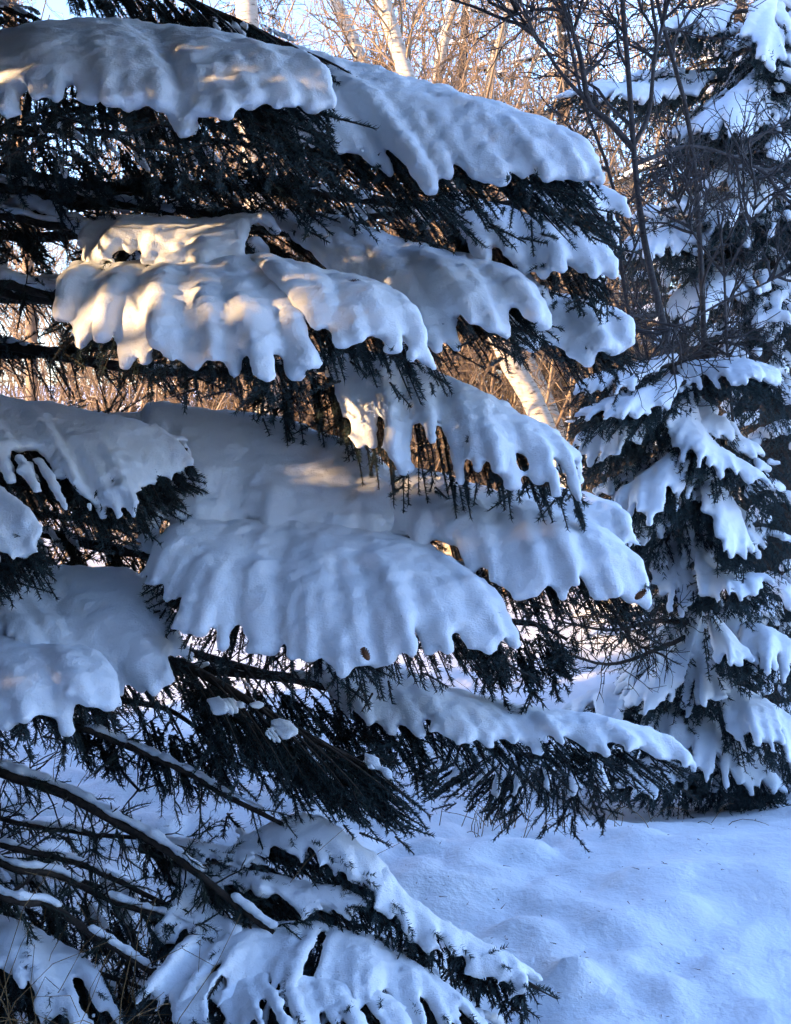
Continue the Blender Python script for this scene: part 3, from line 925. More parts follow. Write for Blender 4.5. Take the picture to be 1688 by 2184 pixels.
# ------------------------------------------------------------------ generic drooping sprays (other spruces)
def spray(par, a, b, width, nside=7, r=0.034, rt=0.024, sag=0.06, seed=0, snow=0.92, voxel=0.013, nlen=0.028, nwid=0.0066, dens=140, under=3, side=None, twig_droop=0.48, lod=0, needle_mat=None):
    rg = np.random.default_rng(5000 + seed)
    a, b = np.asarray(a, float), np.asarray(b, float)
    L = np.linalg.norm(b - a)
    c = (a + b) / 2 + np.array([0, 0, sag * 1.5])
    sp = bez(a, c, b, 16)
    d = unit(b - a)
    sd = np.cross(d, [0, 0, 1.0]) if side is None else np.asarray(side, float)
    sd = unit(sd)
    wood = MB()
    tubes(wood, sp, np.linspace(0.012 * (0.5 + L), 0.003, 16)[None], 5)
    cen, rad = [], []
    p, rr = blobs_on(sp, r, rt, 0.5, 0.18, rg)
    cen.append(p); rad.append(rr)
    tw = []
    for k in range(nside):
        u = 0.18 + 0.74 * (k + rg.random() * 0.7) / nside
        prof = math.sin(math.pi * min(1, (u * 0.85 + 0.2))) * 0.8 + 0.35
        for sgn in (-1, 1):
            if rg.random() < 0.08:
                continue
            l = width * prof * (0.75 + 0.5 * rg.random())
            q = along(sp, u)[0]
            dd = unit(d * (0.65 + 0.3 * rg.random()) + sgn * sd * (0.75 + 0.3 * rg.random()) + rg.normal(size=3) * 0.08)
            e = q + dd * l + np.array([0, 0, -twig_droop * l * (0.5 + rg.random())])
            m = q + dd * l * 0.5 + np.array([0, 0, 0.10 * l])
            t = bez(q, m, e, 8)
            tw.append(t)
            s1 = 0.85 + 0.15 * rg.random()
            p, rr = blobs_on(t, r * 0.85, rt, 0.5, 0.2, rg, 1, 0, s1)
            cen.append(p); rad.append(rr)
            if l > 0.2:
                for j in range(2):
                    uu = 0.4 + 0.4 * rg.random()
                    q2 = along(t, uu)[0]
                    s3 = rg.choice([-1, 1])
                    e2 = q2 + unit(dd + s3 * np.cross(dd, [0, 0, 1.0]) * 0.7 + [0, 0, -0.2]) * l * 0.4
                    t2 = bez(q2, (q2 + e2) / 2 + [0, 0, 0.02], e2, 8)
                    tw.append(t2)
                    p, rr = blobs_on(t2, r * 0.7, rt * 0.9, 0.5, 0.2, rg)
                    cen.append(p); rad.append(rr)
    tw = np.array(tw)
    tubes(wood, tw, np.linspace(0.005, 0.002, tw.shape[1])[None], 3)
    bo = wood.build('bough', M_BARK, par)
    nd = MB()
    lines = [tw - [0, 0, 0.015], bez(a, c, b, 8)[None] - [0, 0, 0.02]]
    for k in range(under):
        off = rg.normal(size=(len(tw), 1, 3)) * 0.03 + np.array([0, 0.04, -0.05 - 0.05 * k])
        lines.append(tw + off + np.linspace(0, 1, 8)[None, :, None] * np.array([0, 0, -0.05]))
    T = np.concatenate(lines)
    # tips run on past the snow
    needle_twigs(nd, T, dens, nlen, nwid, rg, up=-0.45)
    e = tw[:, -1] + unit(tw[:, -1] - tw[:, -3]) * 0.05 - [0, 0, 0.015]
    q = np.stack([tw[:, -1] - [0, 0, 0.015], (tw[:, -1] + e) / 2 - [0, 0, 0.01], e], 1)
    needle_twigs(nd, q, dens * 1.6, nlen, nwid, rg, up=-0.2)
    nd.build('needles', needle_mat or M_NEEDLE, bo, smooth=False)
    cen, rad = np.concatenate(cen), np.concatenate(rad)
    g = vnoise(cen * 7.0 + seed * 1.7) + 0.5
    k = g < snow * 0.55 + 0.45 * (g < snow)
    if snow > 0:
        k = g < snow
        if k.sum() > 4:
            snow_later(bo, cen[k], rad[k], voxel, 3, 0.004)
    return bo


# young spruce on the right
yb = V(1490, 1600, 5.9)
yb[2] = ground_z(yb[:1], yb[1:2])[0]
young = empty('spruce_tree', tuple(yb))
tag(young, 'young spruce with drooping snow covered sprays at the right behind the low bough', 'spruce tree', 'spruce trees')
trunk_mesh(young, yb, 2.3, 0.055)
S = [((1450, 805), (1232, 842), 0.12, 6), ((1490, 800), (1655, 806), 0.14, 6), ((1470, 815), (1330, 868), 0.16, 6), ((1480, 840), (1228, 892), 0.14, 7),
     ((1470, 870), (1226, 950), 0.15, 7), ((1480, 850), (1540, 960), 0.16, 5), ((1480, 900), (1250, 1010), 0.14, 7), ((1500, 920), (1310, 1090), 0.17, 7),
     ((1500, 900), (1640, 1020), 0.15, 6), ((1510, 960), (1430, 1110), 0.17, 6), ((1530, 1000), (1670, 1060), 0.13, 6), ((1460, 1040), (1290, 1160), 0.15, 6),
     ((1470, 1060), (1390, 1240), 0.15, 6), ((1500, 1080), (1490, 1250), 0.16, 6), ((1540, 1050), (1600, 1200), 0.15, 6), ((1500, 1150), (1630, 1270), 0.14, 6),
     ((1480, 1160), (1420, 1310), 0.14, 5), ((1490, 1290), (1330, 1490), 0.17, 7), ((1490, 1300), (1420, 1510), 0.16, 7), ((1505, 1310), (1510, 1500), 0.16, 7),
     ((1530, 1290), (1590, 1410), 0.14, 6), ((1480, 1470), (1200, 1525), 0.10, 8), ((1490, 1480), (1390, 1625), 0.15, 7), ((1510, 1490), (1480, 1650), 0.17, 7),
     ((1530, 1490), (1650, 1695), 0.18, 8), ((1560, 1470), (1690, 1600), 0.16, 7), ((1520, 1550), (1545, 1700), 0.15, 7), ((1560, 1560), (1640, 1690), 0.13, 6),
     ((1490, 1570), (1380, 1660), 0.12, 6), ((1480, 1540), (1300, 1600), 0.10, 6), ((1450, 980), (1270, 1065), 0.12, 6), ((1540, 1150), (1690, 1160), 0.12, 6)]
for i, (p, q, w, n) in enumerate(S):
    spray(young, V(p[0], p[1], 5.95), V(q[0], q[1], 5.62 - 0.05 * (i % 3)), w * 1.1, n, 0.030, 0.019, 0.05, 10 + i, 0.75, 0.0160)

for i, (pts, r0) in enumerate([([(1480, 1330, 5.8), (1380, 1330, 5.4), (1290, 1345, 5.2), (1180, 1325, 5.1)], 0.016), ([(1480, 1350, 5.8), (1390, 1385, 5.4), (1290, 1420, 5.2), (1200, 1400, 5.1), (1168, 1408, 5.08), (1180, 1440, 5.05)], 0.014),
                               ([(1300, 1290, 5.3), (1340, 1370, 5.25), (1420, 1410, 5.2)], 0.012)]):
    limb(pts, r0, 0.004, 40 + i, 0.0, 26, (0.10, 0.28), 7, (0.08, 0.2), par=young)

YF = [([(1440, 768), (1330, 792), (1232, 828)], [(1400, 800), (1350, 830), (1305, 858), (1262, 850), (1225, 842)]),
      ([(1450, 790), (1553, 776), (1640, 792), (1660, 808)], [(1470, 840), (1527, 836), (1560, 820), (1589, 828), (1620, 815), (1645, 828), (1664, 820)]),
      ([(1450, 812), (1357, 846), (1274, 877)], [(1420, 870), (1383, 892), (1331, 888), (1290, 905), (1255, 896), (1222, 900)]),
      ([(1430, 862), (1316, 908), (1235, 940)], [(1400, 925), (1367, 952), (1321, 965), (1285, 985), (1250, 990), (1226, 956)]),
      ([(1470, 845), (1486, 908), (1527, 960), (1612, 1016)], [(1420, 925), (1434, 955), (1455, 985), (1480, 975), (1496, 1000), (1537, 1026), (1565, 1015), (1589, 1035), (1638, 1030)]),
      ([(1470, 950), (1383, 1016), (1321, 1058)], [(1455, 1060), (1445, 1118), (1413, 1100), (1385, 1118), (1355, 1105), (1331, 1118), (1312, 1092)]),
      ([(1500, 985), (1480, 1030)], [(1515, 1060), (1490, 1088), (1465, 1075), (1440, 1085), (1425, 1065)]),
      ([(1510, 1005), (1568, 1099), (1586, 1165)], [(1500, 1100), (1527, 1130), (1545, 1190), (1565, 1210), (1585, 1190), (1602, 1180)]),
      ([(1400, 1110), (1340, 1130), (1290, 1110)], [(1380, 1170), (1350, 1180), (1325, 1175), (1290, 1155), (1262, 1122)]),
      ([(1430, 1120), (1455, 1192), (1455, 1260)], [(1380, 1205), (1400, 1250), (1430, 1300), (1455, 1318), (1485, 1275), (1500, 1230)]),
      ([(1490, 1190), (1563, 1238), (1632, 1232)], [(1490, 1270), (1520, 1295), (1555, 1285), (1590, 1290), (1615, 1265), (1645, 1245)]),
      ([(1490, 1315), (1413, 1413), (1352, 1488)], [(1450, 1460), (1430, 1500), (1400, 1530), (1372, 1525), (1345, 1520), (1325, 1500)]),
      ([(1496, 1320), (1500, 1423), (1505, 1480)], [(1455, 1490), (1475, 1535), (1500, 1515), (1528, 1500), (1555, 1480), (1580, 1460)]),
      ([(1515, 1315), (1560, 1370), (1590, 1410)], [(1530, 1410), (1560, 1425), (1590, 1440), (1610, 1415)]),
      ([(1430, 1440), (1305, 1470), (1206, 1518)], [(1400, 1540), (1360, 1535), (1320, 1555), (1280, 1540), (1240, 1545), (1196, 1530)]),
      ([(1400, 1490), (1475, 1532), (1568, 1573), (1632, 1650)], [(1362, 1585), (1390, 1625), (1425, 1620), (1450, 1650), (1480, 1640), (1512, 1665), (1545, 1690), (1575, 1675), (1605, 1700), (1640, 1705), (1668, 1692)]),
      ([(1530, 1460), (1640, 1511), (1700, 1552)], [(1560, 1570), (1590, 1600), (1620, 1590), (1645, 1630), (1670, 1610), (1692, 1650), (1712, 1630)]),
      ([(1420, 1480), (1290, 1545), (1150, 1600)], [(1370, 1650), (1325, 1640), (1280, 1662), (1240, 1650), (1195, 1668), (1150, 1655), (1105, 1640)]),
      ([(1470, 1560), (1420, 1610), (1350, 1650)], [(1460, 1700), (1425, 1692), (1395, 1712), (1360, 1700), (1325, 1690), (1300, 1672)]),
      ([(1590, 1340), (1640, 1350), (1690, 1380)], [(1580, 1420), (1610, 1440), (1640, 1430), (1668, 1452), (1695, 1440)])]
for i, (rd, tp) in enumerate(YF):
    dy = 0.16 * math.sin(i * 2.3)
    fan_bough([(x, y, 5.74 - 0.1 * k + dy) for k, (x, y) in enumerate(rd)], [(x, y, 5.2 + dy + 0.26 * abs(2 * k / (len(tp) - 1) - 1) + 0.04 * (k % 2)) for k, (x, y) in enumerate(tp)],
              r_ridge=0.036, r_tip=0.025, lift=0.03, hang=0.12, sub=0, hold=0.3, split=True, seed=200 + i, voxel=0.0145, n_hang=4, n_under=3, smooth=3, tuft=0, parent=young, root=False, axis=yb,
              sweep=0.05, nl=0.026, nw=0.0052, needles=0.5, back=False, subf=1, limb_r=0.012)

# tall spruce behind it at the right edge
tb = V(1640, 1400, 7.0)
tb[2] = ground_z(tb[:1], tb[1:2])[0]
tall = empty('spruce_tree', tuple(tb))
tag(tall, 'tall dark trunked spruce at the right edge, snow on sprays up to the top', 'spruce tree', 'spruce trees')
trunk_mesh(tall, tb, 7.5, 0.13)
S2 = [((1660, -20), (1590, 120), 0.20, 7), ((1690, 40), (1640, 190), 0.20, 7), ((1650, 90), (1560, 250), 0.2, 7), ((1600, 180), (1475, 292), 0.18, 7),
      ((1620, 190), (1545, 310), 0.18, 7), ((1690, 150), (1620, 300), 0.2, 7), ((1560, 150), (1190, 215), 0.14, 9), ((1560, 30), (1400, 80), 0.16, 6),
      ((1600, 330), (1500, 420), 0.18, 6), ((1640, 340), (1600, 460), 0.2, 6), ((1690, 380), (1640, 520), 0.2, 6), ((1600, 430), (1350, 470), 0.15, 7),
      ((1620, 470), (1480, 590), 0.18, 6), ((1640, 520), (1560, 650), 0.2, 6), ((1690, 560), (1650, 700), 0.2, 6), ((1600, 560), (1330, 610), 0.16, 7),
      ((1600, 640), (1400, 740), 0.18, 6), ((1620, 680), (1540, 790), 0.18, 6), ((1560, 350), (1370, 370), 0.14, 6), ((1690, 750), (1600, 860), 0.18, 6),
      ((1690, 900), (1600, 1000), 0.18, 6), ((1690, 1040), (1620, 1150), 0.18, 6), ((1690, 1200), (1610, 1330), 0.18, 6), ((1700, 1330), (1630, 1500), 0.18, 6),
      ((1580, 250), (1420, 300), 0.14, 6), ((1650, 1220), (1580, 1400), 0.18, 6), ((1560, 480), (1400, 540), 0.16, 6), ((1690, 460), (1560, 520), 0.16, 6)]
for i, (p, q, w, n) in enumerate(S2):
    Y0 = 7.0
    spray(tall, V(p[0], p[1], Y0), V(q[0], q[1], 6.45 - 0.1 * (i % 3)), w * 1.15, n, 0.037, 0.024, 0.05, 60 + i, 0.62, 0.019, under=3, dens=150)


TF = [([(1660, -30), (1640, 30), (1620, 62)], [(1580, 90), (1600, 112), (1622, 142), (1650, 150), (1672, 130), (1692, 112)]),
      ([(1695, 40), (1665, 92), (1645, 118)], [(1615, 150), (1640, 156), (1662, 172), (1695, 150)]),
      ([(1630, 145), (1572, 197), (1512, 252)], [(1640, 262), (1625, 290), (1600, 286), (1580, 312), (1558, 292), (1530, 296), (1495, 292), (1452, 308)]),
      ([(1700, 170), (1665, 205)], [(1700, 262), (1680, 270), (1655, 262), (1640, 245)]),
      ([(1520, 165), (1400, 184), (1300, 194), (1240, 202)], [(1480, 205), (1440, 214), (1405, 222), (1350, 216), (1300, 222), (1255, 216), (1182, 217)]),
      ([(1700, 270), (1640, 308)], [(1700, 345), (1670, 352), (1640, 345), (1618, 330)]),
      ([(1560, 20), (1480, 40), (1410, 66)], [(1540, 70), (1500, 82), (1460, 84), (1420, 92), (1392, 84)]),
      ([(1640, 380), (1570, 420), (1520, 450)], [(1640, 470), (1600, 482), (1560, 488), (1520, 500), (1490, 478)]),
      ([(1600, 560), (1520, 590), (1440, 640)], [(1590, 650), (1550, 660), (1500, 690), (1450, 705), (1410, 690)]),
      ([(1690, 600), (1650, 650)], [(1700, 720), (1660, 735), (1630, 720), (1610, 695)]),
      ([(1470, 480), (1400, 505), (1345, 520)], [(1470, 550), (1430, 560), (1390, 562), (1350, 556), (1322, 540)])]
for i, (rd, tp) in enumerate(TF):
    dy = 0.16 * math.sin(i * 2.3)
    fan_bough([(x, y, 6.75 - 0.1 * k + dy) for k, (x, y) in enumerate(rd)], [(x, y, 6.2 + dy + 0.28 * abs(2 * k / (len(tp) - 1) - 1) + 0.04 * (k % 2)) for k, (x, y) in enumerate(tp)],
              r_ridge=0.042, r_tip=0.030, lift=0.03, hang=0.14, sub=0, hold=0.3, split=True, seed=240 + i, voxel=0.0165, n_hang=4, n_under=3, smooth=3, tuft=0, parent=tall, root=False, axis=tb,
              sweep=0.05, nl=0.030, nw=0.0062, needles=0.45, back=False, subf=1, limb_r=0.014)


# ------------------------------------------------------------------ whole spruces out of the frame or far off
LIT = [(V(235, 540, 3.35), 0.15), (V(300, 700, 3.02), 0.10), (V(480, 755, 2.85), 0.10), (V(500, 485, 3.45), 0.12), (V(400, 660, 3.1), 0.07)]  # spots kept sunlit: unseen twigs between them and the sun are left out
SUN_V = np.array(SUN_DIR[:])


def in_frame(t):
    d = t - np.array([0, 0, EYE])
    f = d[:, 1] * CP - d[:, 2] * SP
    u = d[:, 1] * SP + d[:, 2] * CP
    x = 844 + FOC * d[:, 0] / np.maximum(f, 0.01)
    y = 1092 - FOC * u / np.maximum(f, 0.01)
    return bool(np.any((f > 0.05) & (x > -220) & (x < 1900) & (y > -330) & (y < 2400)))


def in_gap(t):
    m = t.mean(0)
    for p, r in LIT:
        d = m - p
        if np.linalg.norm(d - SUN_V * (d @ SUN_V)) < r + 0.10:
            return True
    return False


def needle_boughs(cr, wd, cen, rad, base, h, spread, nb, dens, snow, rg, az=None, nl=0.06, nw=0.012, z0=0.25, own=False):
    for k in range(nb):
        f = ((k + 0.5) / nb) ** 1.15
        z = z0 + f * (h - z0 - 0.25)
        l = spread * (1 - f) ** 0.8 * (0.8 + 0.4 * rg.random()) + 0.12
        a = k * 2.4 + rg.random() * 0.6 if az is None else az[0] + (az[1] - az[0]) * ((k * 0.618) % 1.0)
        d = np.array([math.cos(a), math.sin(a), 0])
        p0 = base + [0, 0, z]
        e = p0 + d * l + [0, 0, -0.28 * l]
        sp = bez(p0, (p0 + e) / 2 + [0, 0, 0.16 * l], e, 10)
        if not (own and in_frame(sp)):
            tubes(wd, sp, np.linspace(0.02, 0.004, 10)[None], 4)
        sd = np.array([-d[1], d[0], 0])
        tw = []
        nt = max(4, int(l / 0.15))
        for j in range(nt):
            u = 0.15 + 0.82 * (j + rg.random()) / nt
            for s in (-1, 1):
                q = along(sp, u)[0]
                ll = 0.42 * l * (1.1 - 0.75 * u) + 0.10
                dd = unit(d * 0.7 + sd * s * (0.8 + 0.3 * rg.random()) + rg.normal(size=3) * 0.1)
                e2 = q + dd * ll + [0, 0, -0.35 * ll * rg.random()]
                tt = bez(q, (q + e2) / 2 + [0, 0, 0.06 * ll], e2, 6)
                if own and (in_gap(tt) or in_frame(tt)):
                    continue
                tw.append(tt)
                if snow > 0 and rg.random() < snow:
                    pp, rr = blobs_on(tt, 0.05, 0.03, 0.7, 0.2, rg)
                    cen.append(pp); rad.append(rr)
        if not tw:
            continue
        tw = np.array(tw)
        tubes(wd, tw[:, ::5], np.array([0.006, 0.003])[None], 3)
        low = tw + rg.normal(size=(len(tw), 1, 3)) * 0.04 + np.linspace(0, 1, 6)[None, :, None] * np.array([0, 0, -0.14]) - [0, 0, 0.04]
        needle_twigs(cr, np.concatenate([tw, low]), dens, nl, nw, rg)


def whole_spruce(h, spread, seed, nb=46, voxel=0.03, snow=0.7, dens=60, nl=0.06, nw=0.012):
    """a spruce built round the origin; it is set in place, and copied, once its snow is made"""
    rg = np.random.default_rng(8000 + seed)
    t = empty('spruce_tree', (0, 0, 0))
    trunk_mesh(t, np.zeros(3), h, 0.02 * h)
    cr = MB(); wd = MB()
    cen, rad = [], []
    needle_boughs(cr, wd, cen, rad, np.zeros(3), h, spread, nb, dens, snow, rg, None, nl, nw)
    wd.build('branches', M_BARK, t)
    cr.build('crown', M_NEEDLE2, t, smooth=False)
    if snow > 0:
        snow_later(t, np.concatenate(cen), np.concatenate(rad), voxel, 2, 0.004, whole=True)
    return t


def copy_tree(o):
    c = o.copy()
    C.objects.link(c)
    for ch in o.children:
        k = ch.copy()
        C.objects.link(k)
        k.parent = c
    return c


def on_ground(x, y):
    return np.array([x, y, ground_z(np.array([x]), np.array([y]))[0]])


far_proto = whole_spruce(9.0, 1.9, 1, 60, 0.04, 0.35, 34)
row_proto = whole_spruce(9.5, 2.1, 2, 70, 0.06, 0.1, 36, 0.10, 0.045)  # coarse crown for the unseen spruces that block sun and sky
# unseen boughs of the big spruce, added to shade its near boughs
_cr, _wd = MB(), MB()
needle_boughs(_cr, _wd, [], [], TRUNK, 8.3, 1.45, 150, 17, 0, np.random.default_rng(77), (math.radians(95), math.radians(300)), 0.13, 0.085, 0.5, True)
needle_boughs(_cr, _wd, [], [], TRUNK, 8.3, 3.1, 120, 18, 0, np.random.default_rng(78), None, 0.12, 0.055, 3.25, True)  # overhead tier made extra long to darken the boughs below
for _z, _h, _n, _sd in ((2.5, 4.6, 46, 79), (0.5, 2.1, 46, 80)):  # further unseen tiers added to stop sun leaking through
    needle_boughs(_cr, _wd, [], [], TRUNK, _h, 1.75, _n, 20, 0, np.random.default_rng(_sd), (math.radians(120), math.radians(305)), 0.12, 0.064, _z, True)
_wd.build('branches', M_BARK, spruce)
_cr.build('crown', M_NEEDLE2, spruce, smooth=False)


# ------------------------------------------------------------------ bare trees and thicket
def bare_tree(name, label, cat, group, stems, n1, n2, n3, l1, l2, l3, mat_t, mat_b, seed, up=0.05, ang=0.7, r_tw=0.006, sides=8, s0=0.35):
    """stems: list of (points (k,3), r0, r1)"""
    rg = np.random.default_rng(9000 + seed)
    t = empty(name, tuple(stems[0][0][0]))
    tag(t, label, cat, group)
    K = 24
    curves = []
    tr = MB()
    for (p, r0, r1) in stems:
        c = along(catmull(p, 8), np.linspace(0, 1, K))
        c = c + fbm(c * 1.7 + seed, 2)[:, None] * np.array([0.06, 0.06, 0]) * min(1, r0 * 12)
        curves.append(c)
        tubes(tr, c, np.linspace(r0, r1, K)[None], sides)
    tr.build('trunk', mat_t, t)
    P = np.array(curves)
    br = MB()
    A = grow(P, n1, l1[0], l1[1], ang, 7, rg, up, s0, 1.0, 0.16)
    tubes(br, A, np.linspace(r_tw * 2.2, r_tw, 7)[None], 4)
    B = grow(A, n2, l2[0], l2[1], 0.75, 6, rg, up * 0.6, 0.2, 1.0, 0.2)
    tubes(br, B, np.linspace(r_tw, r_tw * 0.6, 6)[None], 3)
    if n3:
        Cc = grow(B, n3, l3[0], l3[1], 0.7, 5, rg, 0, 0.2, 1.0, 0.22)
        tubes(br, Cc, np.linspace(r_tw * 0.65, r_tw * 0.4, 5)[None], 3)
    br.build('branches', mat_b, t)
    return t


def G(x, y, Y):
    return V(x, y, Y)


def foot(x, Y):
    p = V(x, 1258, Y)
    p[2] = ground_z(p[:1], p[1:2])[0] - 0.1
    return p


BG = 'birches behind the spruces'
bare_tree('birch_tree', 'thick upright birch trunk showing above and below the left blankets', 'birch tree', BG,
          [([foot(585, 12), V(575, 900, 12), V(545, 420, 12), V(525, 0, 12), V(505, -500, 12)], 0.16, 0.09)], 40, 6, 2, (0.6, 1.6), (0.3, 0.9), (0.15, 0.5), M_BIRCH, M_TWIG, 1)
bare_tree('birch_tree', 'leaning sunlit birch crossing behind the tips of the middle boughs', 'birch tree', BG,
          [([foot(1310, 11), V(1165, 920, 11), V(1075, 740, 11), V(1000, 520, 11), V(880, 200, 11), V(812, 0, 11), V(740, -300, 11)], 0.125, 0.06)], 40, 6, 2, (0.6, 1.7), (0.3, 0.9), (0.15, 0.5), M_BIRCH, M_TWIG, 2)
bare_tree('birch_tree', 'slimmer birch leaning beside the sunlit leaning birch', 'birch tree', BG,
          [([foot(1290, 12.5), V(1190, 920, 12.5), V(1110, 740, 12.5), V(980, 440, 12.5), V(810, 190, 12.5), V(755, 90, 12.5), V(690, -60, 12.5), V(600, -300, 12.5)], 0.105, 0.06)], 40, 6, 2, (0.6, 1.6), (0.3, 0.9), (0.15, 0.5), M_BIRCH, M_TWIG, 3)
bare_tree('birch_tree', 'pale birch rising above the long diagonal bough at the top centre', 'birch tree', BG,
          [([foot(960, 14), V(955, 700, 14), V(930, 300, 14), V(945, 100, 14), V(968, 0, 14), V(1000, -300, 14)], 0.10, 0.05)], 40, 6, 2, (0.6, 1.6), (0.3, 0.9), (0.15, 0.5), M_BIRCH, M_TWIG, 4)
bare_tree('birch_tree', 'slender birch seen between the blankets at the left edge', 'birch tree', BG,
          [([foot(70, 13), V(70, 850, 13), V(62, 600, 13), V(40, 200, 13), V(10, -200, 13)], 0.08, 0.04)], 40, 6, 2, (0.6, 1.6), (0.3, 0.9), (0.15, 0.5), M_TWIG, M_TWIG, 5)
bare_tree('birch_tree', 'tan birch behind the bare grey tree at the upper right', 'birch tree', BG,
          [([foot(1120, 14), V(1090, 600, 14), V(1040, 220, 14), V(1090, 0, 14), V(1110, -250, 14)], 0.09, 0.04)], 44, 6, 2, (0.6, 1.7), (0.3, 0.9), (0.15, 0.5), M_BIRCH, M_TWIG, 6)

# grey bare tree in the shade before the right-hand spruces
gY = 5.2
bare_tree('bare_tree', 'bare dark grey tree with many forked stems before the right spruces', 'bare tree', None,
          [([V(1500, 1575, 6.25), V(1480, 1100, 6.2), V(1445, 830, 5.9), V(1402, 630, 5.4), V(1375, 512, gY), V(1357, 380, gY), V(1352, 307, gY), V(1340, 118, gY), V(1327, 0, gY), V(1320, -150, gY)], 0.0288, 0.0090),
           ([V(1354, 320, gY), V(1300, 260, gY), V(1257, 221, gY), V(1235, 110, gY), V(1197, 0, gY), V(1160, -150, gY)], 0.0160, 0.0067),
           ([V(1257, 221, gY), V(1200, 160, gY), V(1158, 98, gY), V(1100, 20, gY), V(1060, -60, gY)], 0.0096, 0.0045),
           ([V(1352, 310, gY), V(1385, 240, gY), V(1398, 120, gY), V(1416, 40, gY), V(1430, -100, gY)], 0.0112, 0.0053),
           ([V(1510, 1575, 6.3), V(1505, 1000, 6.2), V(1495, 560, 5.7), V(1472, 280, 5.5), V(1440, 140, 5.5), V(1402, 0, 5.5), V(1380, -120, 5.5)], 0.0208, 0.0090),
           ([V(1356, 350, gY), V(1473, 312, 5.4), V(1591, 347, 5.5), V(1700, 410, 5.6)], 0.0112, 0.0045),
           ([V(1490, 1575, 6.3), V(1400, 900, 6.1), V(1363, 760, 5.9), V(1327, 591, 5.7), V(1310, 400, 5.7), V(1240, 200, 5.7), V(1190, -50, 5.7)], 0.0176, 0.0060)],
          10, 5, 3, (0.25, 0.8), (0.15, 0.5), (0.1, 0.3), M_GREY, M_GREY, 7, r_tw=0.0042, up=0.06)
bare_tree('shrub', 'thin grey shrub with radiating twigs before the tall right spruce', 'shrub', None,
          [([V(1590, 1575, 6.3), V(1570, 1000, 6.2), V(1552, 760, 5.8), V(1544, 583, 5.0), V(1530, 450, 5.0)], 0.012, 0.005), ([V(1546, 590, 5.0), V(1480, 500, 5.0), V(1440, 420, 5.0)], 0.006, 0.003),
           ([V(1546, 590, 5.0), V(1600, 480, 5.0), V(1620, 380, 5.0)], 0.006, 0.003), ([V(1548, 640, 5.0), V(1640, 600, 5.0), V(1700, 560, 5.0)], 0.006, 0.003),
           ([V(1548, 640, 5.0), V(1440, 700, 5.0), V(1390, 720, 5.0)], 0.006, 0.003)], 9, 4, 2, (0.2, 0.5), (0.1, 0.3), (0.06, 0.2), M_GREY, M_GREY, 8, r_tw=0.003, sides=5, s0=0.5)


def thicket(name, label, n, x0, x1, y0, y1, h0, h1, seed, mat, r=0.016, n1=14, n2=6, n3=0):
    rg = np.random.default_rng(9500 + seed)
    x = x0 + (x1 - x0) * rg.random(n)
    y = y0 + (y1 - y0) * rg.random(n)
    x = x * (y / 14.0)
    z = ground_z(x, y)
    h = h0 + (h1 - h0) * rg.random(n)
    K = 9
    out = [np.stack([x, y, z - 0.05], -1)]
    d = unit(np.stack([rg.normal(size=n) * 0.22, rg.normal(size=n) * 0.22, np.ones(n)], -1))
    for k in range(K - 1):
        d = unit(d + rg.normal(size=(n, 3)) * 0.09)
        out.append(out[-1] + d * (h / (K - 1))[:, None])
    P = np.stack(out, 1)
    mb = MB()
    tubes(mb, P, np.linspace(r, r * 0.35, K)[None] * (0.5 + rg.random((n, 1))), 4)
    A = grow(P, n1, 0.4, 1.5, 1.0, 6, rg, 0.04, 0.08, 1.0, 0.24)
    tubes(mb, A, np.linspace(r * 0.45, r * 0.25, 6)[None], 3)
    B = grow(A, n2, 0.25, 0.8, 0.9, 5, rg, 0.0, 0.15, 1.0, 0.26)
    tubes(mb, B, np.linspace(r * 0.25, r * 0.18, 5)[None], 3)
    o = mb.build(name, mat)
    tag(o, label, 'thicket', None, 'stuff')
    return o


th1 = thicket('thicket', 'sunlit tan thicket of bare twigs behind the spruces', 60, -5, 5.5, 11, 15, 2.5, 7.5, 1, M_TWIG)
th2 = thicket('thicket', 'brown far thicket of bare saplings beyond the birches', 60, -6, 6, 18, 25, 5.0, 10.5, 2, M_TWIG2, 0.022)
for src, off, lab in ((th1, (0.7, 2.2, 0), 'second sunlit rank of tan twigs behind the front thicket'), (th1, (-0.9, 4.4, 0.1), 'third rank of tan twigs deep in the wood'),
                      (th1, (1.6, 1.1, 0), 'tan twigs crowding between the birch trunks'), (th1, (-1.7, 3.3, 0.05), 'tan twigs behind the leaning birches'), (th1, (0.3, 3.0, 0), 'tan twigs filling the gap right of the birches'), (th1, (2.6, 0.5, 0), 'front tan twigs by the bare grey tree'), (th2, (2.8, -1.0, 0), 'brown saplings behind the bare grey tree'), (th2, (-2.2, -2.0, 0), 'brown saplings close behind the tan twigs'), (th2, (1.5, 3.0, 0.1), 'deepest brown saplings at the end of the wood')):
    c = src.copy()
    C.objects.link(c)
    c.location = off
    c.scale = (1, 1, 1.0 + 0.09 * abs(off[0]))
    c['label'] = lab


